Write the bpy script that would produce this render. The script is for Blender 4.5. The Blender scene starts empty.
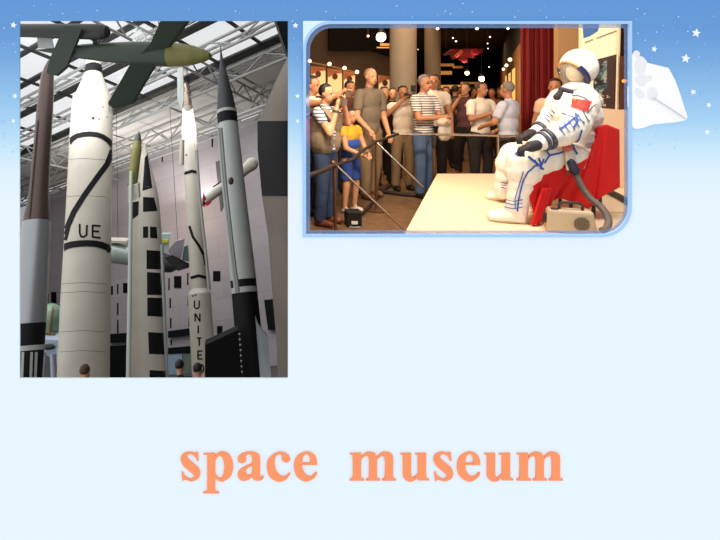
import bpy, math, random
from mathutils import Vector, Matrix, noise
from mathutils.bvhtree import BVHTree
random.seed(7)
V = Vector
SC = bpy.context.scene
COL = SC.collection
# ---------------------------------------------------------------- camera, world, exposure
PX, PY, F = 230.0, 90.0, 520.0
CAM = V((0, 0, 1.56))
cd = bpy.data.cameras.new('camera')
cam = bpy.data.objects.new('camera', cd); COL.objects.link(cam)
cam.location = CAM; cam.rotation_euler = (math.pi/2, 0, 0)
cd.sensor_width = 36; cd.lens = 36*F/720
cd.shift_x = (360-PX)/720; cd.shift_y = (PY-270)/720
cd.clip_end = 500
SC.camera = cam
w = bpy.data.worlds.new('world'); SC.world = w; w.use_nodes = True
w.node_tree.nodes['Background'].inputs[0].default_value = (0.985, 0.99, 1, 1)
w.node_tree.nodes['Background'].inputs[1].default_value = 1.02
SC.view_settings.view_transform = 'Standard'; SC.view_settings.look = 'None'
SC.view_settings.exposure = 0.0; SC.view_settings.gamma = 1.0
SC.view_settings.use_curve_mapping = False
SC.cycles.max_bounces = 6; SC.cycles.use_denoising = True
SC.cycles.sample_clamp_indirect = 4

def area(loc, target, size, power, color=(1, 1, 1), sy=None):
    l = bpy.data.lights.new('area_light', 'AREA'); l.energy = power; l.color = color
    l.size = size
    if sy: l.shape = 'RECTANGLE'; l.size_y = sy
    o = bpy.data.objects.new('area_light', l); COL.objects.link(o)
    o.location = loc; o.rotation_euler = (V(target)-V(loc)).to_track_quat('-Z', 'Y').to_euler()
    return o
def spot(loc, target, power, color, ang=60, r=.08):
    l = bpy.data.lights.new('spot_light', 'SPOT'); l.energy = power; l.color = color
    l.spot_size = math.radians(ang); l.spot_blend = .6; l.shadow_soft_size = r
    o = bpy.data.objects.new('spot_light', l); COL.objects.link(o)
    o.location = loc; o.rotation_euler = (V(target)-V(loc)).to_track_quat('-Z', 'Y').to_euler()
def lamp_light(loc, power, color, r=.08):
    l = bpy.data.lights.new('lamp_light', 'POINT'); l.energy = power; l.color = color; l.shadow_soft_size = r
    o = bpy.data.objects.new('lamp_light', l); COL.objects.link(o); o.location = loc
WARM = (1, .62, .32)

# ---------------------------------------------------------------- helpers
def ray(u, v): return V(((u-PX)/F, 1, (PY-v)/F))
def P(u, v, d): return CAM + ray(u, v)*d
def hit_plane(u, v, p0, n):
    r = ray(u, v); return CAM + r*((V(p0)-CAM).dot(n)/r.dot(n))
def G(u, v, z=0.0):                      # point at height z seen at pixel (u, v)
    d = (CAM.z-z)*F/(v-PY); return P(u, v, d)
def lin(c):
    c = c/255.0
    return c/12.92 if c <= .04045 else ((c+.055)/1.055)**2.4
_m = {}
def mat(name, rgb, rough=.6, metal=0.0, var=.0, scale=6.0, bump=0.0, emit=None, spec=.5):
    if name in _m: return _m[name]
    m = bpy.data.materials.new(name); m.use_nodes = True; _m[name] = m
    nt = m.node_tree; b = nt.nodes['Principled BSDF']
    c = (lin(rgb[0]), lin(rgb[1]), lin(rgb[2]), 1)
    b.inputs['Base Color'].default_value = c
    b.inputs['Roughness'].default_value = rough; b.inputs['Metallic'].default_value = metal
    b.inputs['Specular IOR Level'].default_value = spec
    if var or bump:
        tc = nt.nodes.new('ShaderNodeTexCoord')
        n = nt.nodes.new('ShaderNodeTexNoise'); n.inputs['Scale'].default_value = scale; n.inputs['Detail'].default_value = 5
        nt.links.new(tc.outputs['Object'], n.inputs['Vector'])
        if var:
            r = nt.nodes.new('ShaderNodeValToRGB')
            r.color_ramp.elements[0].position = .3; r.color_ramp.elements[1].position = .7
            r.color_ramp.elements[0].color = tuple(x*(1-var) for x in c[:3])+(1,)
            r.color_ramp.elements[1].color = tuple(min(1, x*(1+var)) for x in c[:3])+(1,)
            nt.links.new(n.outputs['Fac'], r.inputs[0]); nt.links.new(r.outputs[0], b.inputs['Base Color'])
        if bump:
            bp = nt.nodes.new('ShaderNodeBump'); bp.inputs['Strength'].default_value = bump; bp.inputs['Distance'].default_value = .02
            nt.links.new(n.outputs['Fac'], bp.inputs['Height']); nt.links.new(bp.outputs[0], b.inputs['Normal'])
    if emit:
        b.inputs['Emission Color'].default_value = (lin(emit[0]), lin(emit[1]), lin(emit[2]), 1)
        b.inputs['Emission Strength'].default_value = emit[3]
    return m
def glass(name, rgb, alpha, rough=.1):   # thin pane: part see-through, part surface
    m = bpy.data.materials.new(name); m.use_nodes = True; nt = m.node_tree; nt.nodes.clear()
    o = nt.nodes.new('ShaderNodeOutputMaterial'); mx = nt.nodes.new('ShaderNodeMixShader')
    t = nt.nodes.new('ShaderNodeBsdfTransparent'); b = nt.nodes.new('ShaderNodeBsdfPrincipled')
    b.inputs['Base Color'].default_value = (lin(rgb[0]), lin(rgb[1]), lin(rgb[2]), 1); b.inputs['Roughness'].default_value = rough
    mx.inputs[0].default_value = alpha
    nt.links.new(t.outputs[0], mx.inputs[1]); nt.links.new(b.outputs[0], mx.inputs[2]); nt.links.new(mx.outputs[0], o.inputs[0])
    _m[name] = m; return m

ROOT = {}
def base_of(o):
    while o.parent: o = o.parent
    return o.location.copy()
def tag(o, label, cat=None, group=None, kind=None):
    if label: o['label'] = label
    if cat: o['category'] = cat
    if group: o['group'] = group
    if kind: o['kind'] = kind
    return o
def thing(name, label, cat, base, group=None):
    o = bpy.data.objects.new(name, None); COL.objects.link(o); o.location = base
    o.empty_display_size = .1
    return tag(o, label, cat, group)
def frame_of(d):
    d = d.normalized()
    a = V((0, 0, 1)) if abs(d.z) < .9 else V((1, 0, 0))
    x = d.cross(a).normalized(); y = d.cross(x).normalized()
    return x, y
class MB:
    def __init__(s): s.v = []; s.f = []; s.m = []; s.s = []
    def add(s, vs, fs, m=0, sm=True):
        o = len(s.v); s.v += [V(x) for x in vs]
        for f in fs: s.f.append(tuple(i+o for i in f)); s.m.append(m); s.s.append(sm)
        return s
    def box(s, c, size, ax=None, m=0):
        c = V(c); X, Y, Z = ax or (V((1, 0, 0)), V((0, 1, 0)), V((0, 0, 1)))
        hx, hy, hz = size[0]/2, size[1]/2, size[2]/2
        vs = [c+X*(i*hx)+Y*(j*hy)+Z*(k*hz) for i in (-1, 1) for j in (-1, 1) for k in (-1, 1)]
        return s.add(vs, [(0, 1, 3, 2), (4, 6, 7, 5), (0, 4, 5, 1), (2, 3, 7, 6), (0, 2, 6, 4), (1, 5, 7, 3)], m, False)
    def hexa(s, a, b, m=0):              # two quads joined
        return s.add(list(a)+list(b), [(0, 1, 2, 3), (7, 6, 5, 4), (0, 4, 5, 1), (1, 5, 6, 2), (2, 6, 7, 3), (3, 7, 4, 0)], m, False)
    def slab(s, pts, off, m=0):          # polygon pushed along off
        n = len(pts); pts = [V(p) for p in pts]; off = V(off)
        vs = pts+[p+off for p in pts]
        fs = [tuple(range(n)), tuple(range(2*n-1, n-1, -1))]+[(i, i+n, (i+1) % n+n, (i+1) % n) for i in range(n)]
        return s.add(vs, fs, m, False)
    def tube(s, pts, r, n=10, m=0, caps=True, sm=True):
        pts = [V(p) for p in pts]; k = len(pts)
        if not isinstance(r, (list, tuple)): r = [r]*k
        vs = []; X = None
        for i in range(k):
            d = (pts[min(i+1, k-1)]-pts[max(i-1, 0)])
            if d.length < 1e-9: d = V((0, 0, 1))
            d.normalize()
            if X is None: X, Yv = frame_of(d)
            X = (X-d*X.dot(d)).normalized(); Yv = d.cross(X)
            for j in range(n):
                a = 2*math.pi*j/n; vs.append(pts[i]+(X*math.cos(a)+Yv*math.sin(a))*r[i])
        fs = [(i*n+j, i*n+(j+1) % n, (i+1)*n+(j+1) % n, (i+1)*n+j) for i in range(k-1) for j in range(n)]
        s.add(vs, fs, m, sm)
        if caps: s.add(vs[:n], [tuple(range(n-1, -1, -1))], m, False); s.add(vs[-n:], [tuple(range(n))], m, False)
        return s
    def lathe(s, base, axis, prof, n=40, m=0, mats=None, caps=True):   # prof: (t along axis, radius)
        base = V(base); axis = V(axis).normalized(); X, Yv = frame_of(axis)
        vs = []
        for t, r in prof:
            for j in range(n):
                a = 2*math.pi*j/n; vs.append(base+axis*t+(X*math.cos(a)+Yv*math.sin(a))*r)
        for i in range(len(prof)-1):
            o = len(s.v)
            mm = mats[i] if mats else m
            s.add(vs[i*n:(i+2)*n], [(j, (j+1) % n, n+(j+1) % n, n+j) for j in range(n)], mm, True)
        if caps:
            s.add(vs[:n], [tuple(range(n-1, -1, -1))], mats[0] if mats else m, False)
            s.add(vs[-n:], [tuple(range(n))], mats[-1] if mats else m, False)
        return s
    def ell(s, c, r, ax=None, n=14, m=0, z0=-1.0, fn=None):
        c = V(c); r = r if isinstance(r, (tuple, list)) else (r, r, r)
        X, Y, Z = ax or (V((1, 0, 0)), V((0, 1, 0)), V((0, 0, 1)))
        vs = []; fs = []; k = max(6, n//2+1)
        for i in range(k+1):
            t = math.pi*i/k
            for j in range(n):
                a = 2*math.pi*j/n
                x, y, z = math.sin(t)*math.cos(a), math.sin(t)*math.sin(a), max(math.cos(t), z0)
                if fn: x, y, z = fn(x, y, z)
                vs.append(c+X*(x*r[0])+Y*(y*r[1])+Z*(z*r[2]))
        for i in range(k):
            for j in range(n): fs.append((i*n+j, (i+1)*n+j, (i+1)*n+(j+1) % n, i*n+(j+1) % n))
        return s.add(vs, fs, m, True)
    def cap(s, p0, r0, p1, r1, n=12, m=0):   # tapered capsule
        p0 = V(p0); p1 = V(p1); s.tube([p0, p1], [r0, r1], n, m); s.ell(p0, r0, n=n, m=m); s.ell(p1, r1, n=n, m=m); return s
    def bvh(s): return BVHTree.FromPolygons([tuple(v) for v in s.v], s.f)
    def patch(s, bv, quad, nx, ny, m, off=.006):   # painted mark laid on a surface; quad = 4 pixel corners
        a, b, c, d = [V((q[0], q[1])) for q in quad]; pts = []
        for j in range(ny+1):
            for i in range(nx+1):
                t = i/nx; q = j/ny
                p = (a*(1-t)+b*t)*(1-q)+(d*(1-t)+c*t)*q
                h = bv.ray_cast(CAM, ray(p.x, p.y).normalized())
                if h[0] is None: pts.append(None); continue
                nrm = h[1] if h[1].dot(ray(p.x, p.y)) < 0 else -h[1]
                pts.append(h[0]+nrm*off)
        for j in range(ny):
            for i in range(nx):
                q = [pts[j*(nx+1)+i], pts[j*(nx+1)+i+1], pts[(j+1)*(nx+1)+i+1], pts[(j+1)*(nx+1)+i]]
                if None in q: continue
                if max((q[x]-q[(x+1) % 4]).length for x in range(4)) > max(.9*1, 1): pass
                s.add(q, [(0, 1, 2, 3)], m, True)
        return s
    def strip(s, bv, pts, wpx, m, off=.014, step=.7, maxgap=None):
        pts = [V((p[0], p[1])) for p in pts]; sam = []
        for i in range(len(pts)-1):
            n = max(1, int((pts[i+1]-pts[i]).length/step))
            for k in range(n): sam.append(pts[i].lerp(pts[i+1], k/n))
        sam.append(pts[-1]); prev = None; kk = max(1, math.ceil(wpx/1.3))
        for i, p in enumerate(sam):
            d = (sam[min(i+1, len(sam)-1)]-sam[max(i-1, 0)]).normalized(); nn = V((-d.y, d.x))*wpx/2
            pr = []
            for j in range(kk+1):
                q = p+nn*(2*j/kk-1)
                h = bv.ray_cast(CAM, ray(q.x, q.y).normalized())
                if h[0] is None: pr.append(None); continue
                nrm = h[1] if h[1].dot(ray(q.x, q.y)) < 0 else -h[1]
                pr.append(h[0]+nrm*off)
            if prev:
                for j in range(kk):
                    q = [prev[j], prev[j+1], pr[j+1], pr[j]]
                    if None in q: continue
                    if maxgap and (q[0]-q[3]).length > maxgap: continue
                    s.add(q, [(0, 1, 2, 3)], m, True)
            prev = pr
        return s
    def mesh(s, name, base=V((0, 0, 0))):
        me = bpy.data.meshes.new(name)
        me.from_pydata([tuple(v-base) for v in s.v], [], s.f)
        me.polygons.foreach_set('material_index', s.m); me.polygons.foreach_set('use_smooth', s.s)
        me.update(); return me
    def build(s, name, mats, parent=None, kind=None, label=None, cat=None, group=None, base=None, rem=0, sm=0, bev=0):
        if not isinstance(mats, (list, tuple)): mats = [mats]
        b = base_of(parent) if parent else (V(base) if base is not None else V((0, 0, 0)))
        me = s.mesh(name, b)
        for m in mats: me.materials.append(m)
        o = bpy.data.objects.new(name, me); COL.objects.link(o)
        if parent: o.parent = parent
        else: o.location = b
        if rem:
            md = o.modifiers.new('r', 'REMESH'); md.mode = 'VOXEL'; md.voxel_size = rem; md.use_smooth_shade = True
            if sm:
                q = o.modifiers.new('s', 'SMOOTH'); q.iterations = sm; q.factor = .5
            dg = bpy.context.evaluated_depsgraph_get(); dg.update()
            nm = bpy.data.meshes.new_from_object(o.evaluated_get(dg))
            o.modifiers.clear(); o.data = nm; nm.name = name
            if not len(nm.materials): [nm.materials.append(m) for m in mats]
        if bev:
            md = o.modifiers.new('b', 'BEVEL'); md.width = bev; md.segments = 2
        return tag(o, label, cat, group, kind)
def obj_bvh(o):
    b = base_of(o)
    return BVHTree.FromPolygons([tuple(v.co+b) for v in o.data.vertices], [tuple(p.vertices) for p in o.data.polygons])
def join_raw(o, mb, mi=0):              # append raw pieces to an object's mesh
    b = base_of(o); me = o.data
    vs = [v.co.copy() for v in me.vertices]; fs = [tuple(p.vertices) for p in me.polygons]; ms = [p.material_index for p in me.polygons]
    k = len(vs); vs += [v-b for v in mb.v]; fs += [tuple(i+k for i in f) for f in mb.f]; ms += [mi if mi is not None else x for x in mb.m]
    nm = bpy.data.meshes.new(me.name); nm.from_pydata([tuple(v) for v in vs], [], fs)
    nm.polygons.foreach_set('material_index', ms); nm.polygons.foreach_set('use_smooth', [True]*len(fs))
    for m in me.materials: nm.materials.append(m)
    nm.update(); o.data = nm
def fill2d(contours, y, depth, name, m, parent=None, **kw):  # contours of pixels on the board plane at distance y
    cu = bpy.data.curves.new(name, 'CURVE'); cu.dimensions = '2D'; cu.fill_mode = 'BOTH'; cu.extrude = depth/2
    for c in contours:
        sp = cu.splines.new('POLY'); sp.points.add(len(c)-1); sp.use_cyclic_u = True
        for p, q in zip(sp.points, c): p.co = ((q[0]-PX)/F*y, (PY-q[1])/F*y, 0, 1)
    t = bpy.data.objects.new('tmp', cu); COL.objects.link(t)
    dg = bpy.context.evaluated_depsgraph_get(); dg.update()
    me = bpy.data.meshes.new_from_object(t.evaluated_get(dg)); bpy.data.objects.remove(t)
    b = base_of(parent) if parent else V((0, 0, 0))
    for v in me.vertices:
        x, z, e = v.co; v.co = V((x, y-e, CAM.z+z))-b
    me.materials.clear(); me.materials.append(m); me.name = name
    for p in me.polygons: p.material_index = 0; p.use_smooth = False
    o = bpy.data.objects.new(name, me); COL.objects.link(o)
    if parent: o.parent = parent
    return tag(o, kw.get('label'), kw.get('cat'), kw.get('group'), kw.get('kind'))
def crom(pts, n=5):                      # closed outline; 'c' corners stay sharp
    k = len(pts); out = []
    for i in range(k):
        p0, p1, p2, p3 = pts[i-1], pts[i], pts[(i+1) % k], pts[(i+2) % k]
        a, b = V(p1[:2]), V(p2[:2])
        m1 = (b-V(p0[:2]))/2 if len(p1) < 3 else (b-a)
        m2 = (V(p3[:2])-a)/2 if len(p2) < 3 else (b-a)
        if len(p1) > 2 and len(p2) > 2: out.append((a.x, a.y)); continue
        for q in range(n):
            t = q/n; h = (2*t**3-3*t*t+1)*a+(t**3-2*t*t+t)*m1+(-2*t**3+3*t*t)*b+(t**3-t*t)*m2
            out.append((h.x, h.y))
    return out
def arc(cx, cy, r, a0, a1, n=10):
    return [(cx+r*math.cos(math.radians(a0+(a1-a0)*i/n)), cy-r*math.sin(math.radians(a0+(a1-a0)*i/n))) for i in range(n+1)]

# ================================================================= PAGE BOARD (display wall with two openings)
YB = 3.5
def page_mat():
    m = bpy.data.materials.new('page_print'); m.use_nodes = True; nt = m.node_tree; b = nt.nodes['Principled BSDF']
    b.inputs['Roughness'].default_value = .9; b.inputs['Specular IOR Level'].default_value = 0
    tc = nt.nodes.new('ShaderNodeTexCoord'); sp = nt.nodes.new('ShaderNodeSeparateXYZ')
    nt.links.new(tc.outputs['Object'], sp.inputs[0])
    mr = nt.nodes.new('ShaderNodeMapRange')
    mr.inputs['From Min'].default_value = CAM.z+PY/F*YB; mr.inputs['From Max'].default_value = CAM.z+(PY-540)/F*YB
    nt.links.new(sp.outputs['Z'], mr.inputs['Value'])
    r = nt.nodes.new('ShaderNodeValToRGB'); nt.links.new(mr.outputs[0], r.inputs[0])
    st = [(0, (101, 153, 214)), (30, (106, 157, 216)), (60, (122, 172, 224)), (90, (146, 193, 235)), (120, (168, 212, 244)), (145, (198, 230, 250)), (170, (222, 241, 253)), (200, (231, 245, 254)), (540, (232, 246, 255))]
    el = r.color_ramp.elements
    while len(el) < len(st): el.new(.5)
    for e, (p, c) in zip(el, st): e.position = p/540
    for e, (p, c) in zip(el, st): e.color = (lin(c[0]), lin(c[1]), lin(c[2]), 1)
    nt.links.new(r.outputs[0], b.inputs['Base Color'])
    return m
leaf_in = arc(306+25, 24+25, 25, 180, 90)+[(628, 24)]+[(628, 207)]+arc(628-27, 234-27, 27, 0, -90)+[(306, 234)]
fill2d([[(-260, -200), (980, -200), (980, 700), (-260, 700)], [(20, 21), (288, 21), (288, 378), (20, 378)], leaf_in],
       YB, .012, 'wall_front', page_mat(), kind='structure')
# rounded frame round the right hand opening
fr = thing('picture_frame', 'pale blue leaf-shaped frame with translucent inner band around the space suit room', 'frame', P(467, 237, YB-.02))
pale = mat('pale_blue_lacquer', (170, 209, 250), .9, spec=0)
ring_o = arc(303+28, 21+28, 28, 180, 90)+[(631.5, 21)]+[(631.5, 207)]+arc(631.5-30, 237-30, 30, 0, -90)+[(303, 237)]
fill2d([ring_o, leaf_in], YB-.012, .012, 'border', pale, fr)
fill2d([[(303, 21)]+[(331, 21)]+arc(331, 49, 28, 90, 180)], YB-.012, .012, 'corner_fill', mat('corner_cream_blue', (222, 245, 254), .9, spec=0), fr)
ring_i = arc(310+22, 28+22, 22, 180, 90)+[(624.5, 28)]+[(624.5, 206)]+arc(624.5-24, 230.5-24, 24, 0, -90)+[(310, 230.5)]
fill2d([leaf_in, ring_i], YB, .008, 'translucent_band', glass('translucent_blue', (124, 156, 202), .42, .6), fr)

# lettering
S10 = [(218,82,1),(226,168,1),(212,168,1),(190,125),(150,98),(118,108),(115,140),(160,185),(220,235),(242,290),(225,340),(160,370),(110,358),(80,355),(66,372,1),(56,285,1),(66,275,1),(90,320),(140,350),(178,335),(175,305),(130,265),(70,210),(48,150),(70,100),(140,78),(180,90),(205,82,1)]
P10 = [(272,95,1),(392,90,1),(392,118,1),(430,85),(480,78),(540,115),(572,220),(545,320),(465,372),(415,355),(392,335,1),(392,455),(405,478),(432,482,1),(432,490,1),(272,490,1),(272,482,1),(300,475),(312,450),(312,130),(300,105),(272,100,1)]
P10h = [(392,165,1),(425,120),(462,130),(484,230),(465,325),(440,342),(410,325),(392,290,1)]
A8 = [(30,130),(50,85),(120,62),(185,75),(208,115),(208,250),(215,272),(232,256,1),(240,262,1),(220,285),(185,290),(155,280),(145,262,1),(110,285),(60,290),(30,255),(45,210),(90,180),(145,155,1),(145,110),(130,82),(100,85),(92,105),(98,130),(65,152)]
A8h = [(145,172,1),(110,190),(92,220),(105,248),(130,248),(145,232,1)]
C8 = [(448,125),(420,145),(385,130),(385,95),(365,78),(335,95),(325,150),(340,220),(380,258),(415,255),(445,230,1),(450,238,1),(410,285),(350,298),(285,260),(264,180),(285,110),(360,64),(420,78),(445,105)]
E8 = [(665,165,1),(545,165,1),(550,205),(575,245),(615,260),(655,225,1),(665,230,1),(640,270),(575,298),(505,260),(480,180),(505,100),(580,62),(645,90),(664,145)]
E8h = [(545,152,1),(610,152,1),(608,110),(585,78),(555,95),(545,135)]
M8 = [(30,75,1),(120,72,1),(120,105,1),(155,72),(190,64),(230,75),(247,105,1),(285,70),(325,64),(365,80),(376,115),(376,250),(385,275),(400,282,1),(400,290,1),(288,290,1),(288,282,1),(305,275),(312,250),(312,130),(300,98),(280,95),(247,122,1),(247,250),(255,275),(272,282,1),(272,290,1),(160,290,1),(160,282,1),(178,275),(184,250),(184,125),(172,98),(150,95),(120,122,1),(120,250),(128,275),(145,282,1),(145,290,1),(30,290,1),(30,282,1),(48,275),(55,250),(55,110),(48,85),(30,80,1)]
U8 = [(432,75,1),(520,72,1),(520,235),(535,268),(575,240,1),(575,110),(568,85),(552,80,1),(552,75,1),(640,72,1),(640,250),(648,275),(664,280,1),(664,288,1),(575,288,1),(575,262,1),(545,290),(505,298),(465,275),(456,230),(456,110),(450,85),(432,80,1)]
def px(o, sc, ox, oy=444, dx=0): return [((p[0]/sc+ox+dx, p[1]/sc+oy) + tuple(p[2:])) for p in o]
orange = mat('orange_lettering', (255, 155, 108), .9, spec=0)
for word, lab, items in (('space', 'orange serif word space on the pale page', [((S10,), 10, 176, 0), ((P10, P10h), 10, 176, 0), ((A8, A8h), 8, 234, 0), ((C8,), 8, 234, 0), ((E8, E8h), 8, 234, 0)]),
                         ('museum', 'orange serif word museum on the pale page', [((M8,), 8, 346, 0), ((U8,), 8, 346, 0), ((S10,), 10, 176, 252.8), ((E8, E8h), 8, 234, 163), ((U8,), 8, 346, 84), ((M8,), 8, 346, 166.8)])):
    T = thing('word_lettering', lab, 'lettering', P(190 if word == 'space' else 360, 481, YB-.012), 'orange title words')
    for shp, sc, ox, dx in items:
        fill2d([crom(px(c, sc, ox, 444, dx)) for c in shp], YB-.011, .01, 'letter', orange, T)

# stars
white = mat('white_print', (240, 248, 255), .9, spec=0)
def star(cu, cv, r, rot=0):
    return [(cu+(r if i % 2 == 0 else r*.45)*math.sin(math.radians(rot+36*i)), cv-(r if i % 2 == 0 else r*.45)*math.cos(math.radians(rot+36*i))) for i in range(10)]
for u, v, r, rot, lab in [(13.5, 25, 3.4, 10, 'white star left of the top corner of the rockets picture'),
                          (295.5, 25.5, 3.2, 0, 'white star in the gap between the two pictures, topmost'),
                          (15, 96, 3, 20, 'white star beside the left edge of the rockets picture, halfway down the blue'),
                          (13.5, 121, 2.6, 30, 'faint lowest star left of the rockets picture'),
                          (297.5, 96, 3, 5, 'white star in the gap between the pictures, middle'),
                          (297.5, 121, 2.6, 25, 'faint lowest star in the gap between the pictures'),
                          (654, 49, 3.2, 15, 'small white star above the kite'),
                          (696, 33, 4.6, 10, 'soft white star highest at the right edge of the page'),
                          (685.5, 58.5, 4.8, 8, 'brightest large white star right above the kite'),
                          (693, 92, 3.2, -15, 'small star right of the kite'),
                          (708.5, 105, 3, 20, 'small star nearest the right edge below the others'),
                          (707, 132, 3.2, 0, 'lowest star at the right, below the kite')]:
    o = fill2d([star(u, v, r, rot)], YB-.009, .006, 'star', white, None, label=lab, cat='star', group='printed stars')
mb = MB()
for i in range(140):
    z = random.random()
    if z < .55: u = random.uniform(634, 718); v = random.triangular(4, 160, 60)
    elif z < .8: u = random.uniform(2, 718); v = random.uniform(3, 19)
    elif z < .9: u = random.uniform(2, 18); v = random.uniform(10, 160)
    else: u = random.uniform(290, 301); v = random.uniform(10, 140)
    if 630 < u < 690 and 62 < v < 124: continue
    r = random.choice((.4, .5, .6, .9))/F*YB
    c = P(u, v, YB-.007)
    mb.slab([c+V((r*math.cos(a), 0, r*math.sin(a))) for a in [i*math.pi/3 for i in range(6)]], (0, -.003, 0))
mb.build('star_dots', mat('pale_dot', (180, 212, 245), .9, spec=0), kind='stuff', label='fine scatter of tiny pale star dots over the blue of the page', cat='star dots')
# kite with puffs, behind the frame
K = thing('kite', 'white kite sail with round puffs and a thin rod at right of page', 'kite', P(655, 123, YB-.02))
fill2d([crom([(630, 58), (640, 61), (668, 68, 1), (676, 84), (687, 117, 1), (682, 121), (655, 124), (630, 124)])], YB-.012, .01, 'sail', mat('kite_white', (253, 253, 254), .9, spec=0), K)
mb = MB(); wp = mat('puff_white', (238, 239, 243), .8, spec=0)
for u, v, rx, rz in [(636, 54, 4, 4), (634, 66, 8, 11), (643, 63, 4.5, 4.5), (641, 80, 8, 8), (649, 78, 3.6, 4), (652, 94, 7, 9), (634, 91, 5, 4), (640, 95, 6, 5)]:
    mb.ell(P(max(u, 632.5+rx*.92), v, YB-.013), (rx/F*YB*.92, .008, rz/F*YB*.92), n=18)
mb.build('puff', wp, K)
MB().tube([P(654, 98, YB-.03), P(686, 119, YB-.03)], .004, 8).build('rod', mat('rod_grey', (200, 204, 212), .7), K)

# ================================================================= ROOM 1 : hall of rockets (built upright along UP, looking up)
UP = V((-127, F, 1080)).normalized()
vh = lambda u: PY-(-(F*F)+127*(u-PX))/1080*1.0       # horizon row for a column
D1 = ray(-632, vh(-632)).normalized()                 # direction of the wall and of the roof beams
if D1.x > 0: D1 = -D1
D1 = (D1-UP*D1.dot(UP)).normalized(); D2 = UP.cross(D1).normalized()
if D2.y < 0: D2 = -D2
WP = P(154, 200, 40.0); WN = D2                       # back wall plane
def wall_pt(u, v, off=0.0): return hit_plane(u, v, WP-WN*off, WN)
top0 = wall_pt(162, 150)
RP = top0; RN = UP                                    # roof plane through wall top
def roof_pt(u, v, off=0.0): return hit_plane(u, v, RP-UP*off, UP)
M = dict(
    wall=mat('mauve_stone', (176, 166, 172), .85, var=.08, scale=.35),
    rwhite=mat('rocket_white', (202, 195, 180), .5, var=.05, scale=1.2), rgrey=mat('rocket_grey', (178, 184, 180), .5, var=.04, scale=1),
    black=mat('rocket_black', (20, 20, 23), .6, spec=.2), dgrey=mat('nose_charcoal', (48, 50, 54), .5, var=.1, scale=2),
    bronze=mat('dark_bronze', (92, 76, 70), .35, .5, var=.1, scale=1), silver=mat('silver_skin', (165, 168, 172), .35, .6),
    green=mat('olive_green', (50, 62, 50), .5, var=.08, scale=1), yellow=mat('nose_yellow', (126, 124, 66), .5, var=.08, scale=3),
    steel=mat('truss_steel', (158, 160, 157), .5), dark=mat('beam_dark', (44, 46, 44), .6), ceil=mat('ceiling_panel', (225, 223, 218), .8),
    brown=mat('hull_brown', (118, 108, 98), .7, var=.12, scale=.6), red=mat('fin_red', (205, 60, 70), .5), metal=mat('core_metal', (200, 180, 165), .25, .8, var=.25, scale=8))
# stone block joints for the wall
def wall_blocks():
    m = M['wall']; nt = m.node_tree; b = nt.nodes['Principled BSDF']
    g = nt.nodes.new('ShaderNodeNewGeometry'); d1 = nt.nodes.new('ShaderNodeVectorMath'); d1.operation = 'DOT_PRODUCT'; d1.inputs[1].default_value = D1
    d2 = nt.nodes.new('ShaderNodeVectorMath'); d2.operation = 'DOT_PRODUCT'; d2.inputs[1].default_value = UP
    c = nt.nodes.new('ShaderNodeCombineXYZ'); br = nt.nodes.new('ShaderNodeTexBrick')
    nt.links.new(g.outputs['Position'], d1.inputs[0]); nt.links.new(g.outputs['Position'], d2.inputs[0])
    nt.links.new(d1.outputs['Value'], c.inputs[0]); nt.links.new(d2.outputs['Value'], c.inputs[1]); nt.links.new(c.outputs[0], br.inputs[0])
    for k, rgb in (('Color1', (176, 170, 174)), ('Color2', (168, 161, 166)), ('Mortar', (160, 153, 158))):
        br.inputs[k].default_value = (lin(rgb[0]), lin(rgb[1]), lin(rgb[2]), 1)
    br.inputs['Scale'].default_value = 1; br.inputs['Brick Width'].default_value = 2.6; br.inputs['Row Height'].default_value = 1.3; br.inputs['Mortar Size'].default_value = .02
    nt.links.new(br.outputs['Color'], b.inputs['Base Color'])
wall_blocks()
def in_plane_rect(fn, q, off=0.0): return [fn(u, v, off) for u, v in q]
# floor plane of the hall, 1.6 m below the camera
FP = CAM-UP*1.6
def hall_floor(u, v): return hit_plane(u, v, FP, UP)
wa = WP+D1*0
def along(p, t, h): return p+D1*t+UP*h
# left end of wall at column 30, right end at column 294
pl = wall_pt(30, 300); pr = wall_pt(295, 200)
def hgt(p): return (p-FP).dot(UP)
def flo(p): return p-UP*hgt(p)
H_ROOF = hgt(RP)
mb = MB(); a, b = flo(pl), flo(pr)
mb.slab([a, b, b+UP*H_ROOF, a+UP*H_ROOF], WN*.5); mb.build('wall_back', M['wall'], kind='structure')
# partition between the two halls, along the sight line between the openings
dvec = V(((296-PX)/F, 1, 0)); pn = V((1, -(296-PX)/F, 0)).normalized()
q0 = V((dvec.x*3.52, 3.52, 0)); q1 = V((dvec.x*95, 95, 0))
MB().slab([V((q0.x, q0.y, -1.9)), V((q1.x, q1.y, -40)), V((q1.x, q1.y, 60)), V((q0.x, q0.y, 5))], pn*.03).build('wall_partition', mat('partition_grey', (70, 62, 56), .9), kind='structure')
# hall floor
hf = [hall_floor(-60, 520), hall_floor(294, 520)]
fa = FP-D1*0
def fl_pt(x, t): return FP+D2*t+D1*x
corn = []
MB().slab([flo(P(-60, 300, 6)), flo(P(293, 300, 6)), flo(wall_pt(295, 200)), flo(wall_pt(-60, 200))], -UP*.2).build('floor_hall', mat('hall_floor', (84, 80, 76), .6), kind='structure')
k0, k1 = flo(P(-62, 300, 24)), flo(wall_pt(-62, 250))  # unseen side wall added to cut the ambient light in the hall
MB().slab([k0, k1, k1+UP*H_ROOF, k0+UP*H_ROOF], V((-.3, 0, 0))).build('wall_light_block', mat('hall_side_grey', (120, 116, 114), .8), kind='structure')
# glazed end at the left of the wall
g0 = flo(pl); g1 = flo(wall_pt(-60, 250))
MB().slab([g0, g1, g1+UP*H_ROOF, g0+UP*H_ROOF], WN*.05).build('window_1', glass('tinted_glazing', (120, 150, 160), .45), kind='structure')
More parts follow.
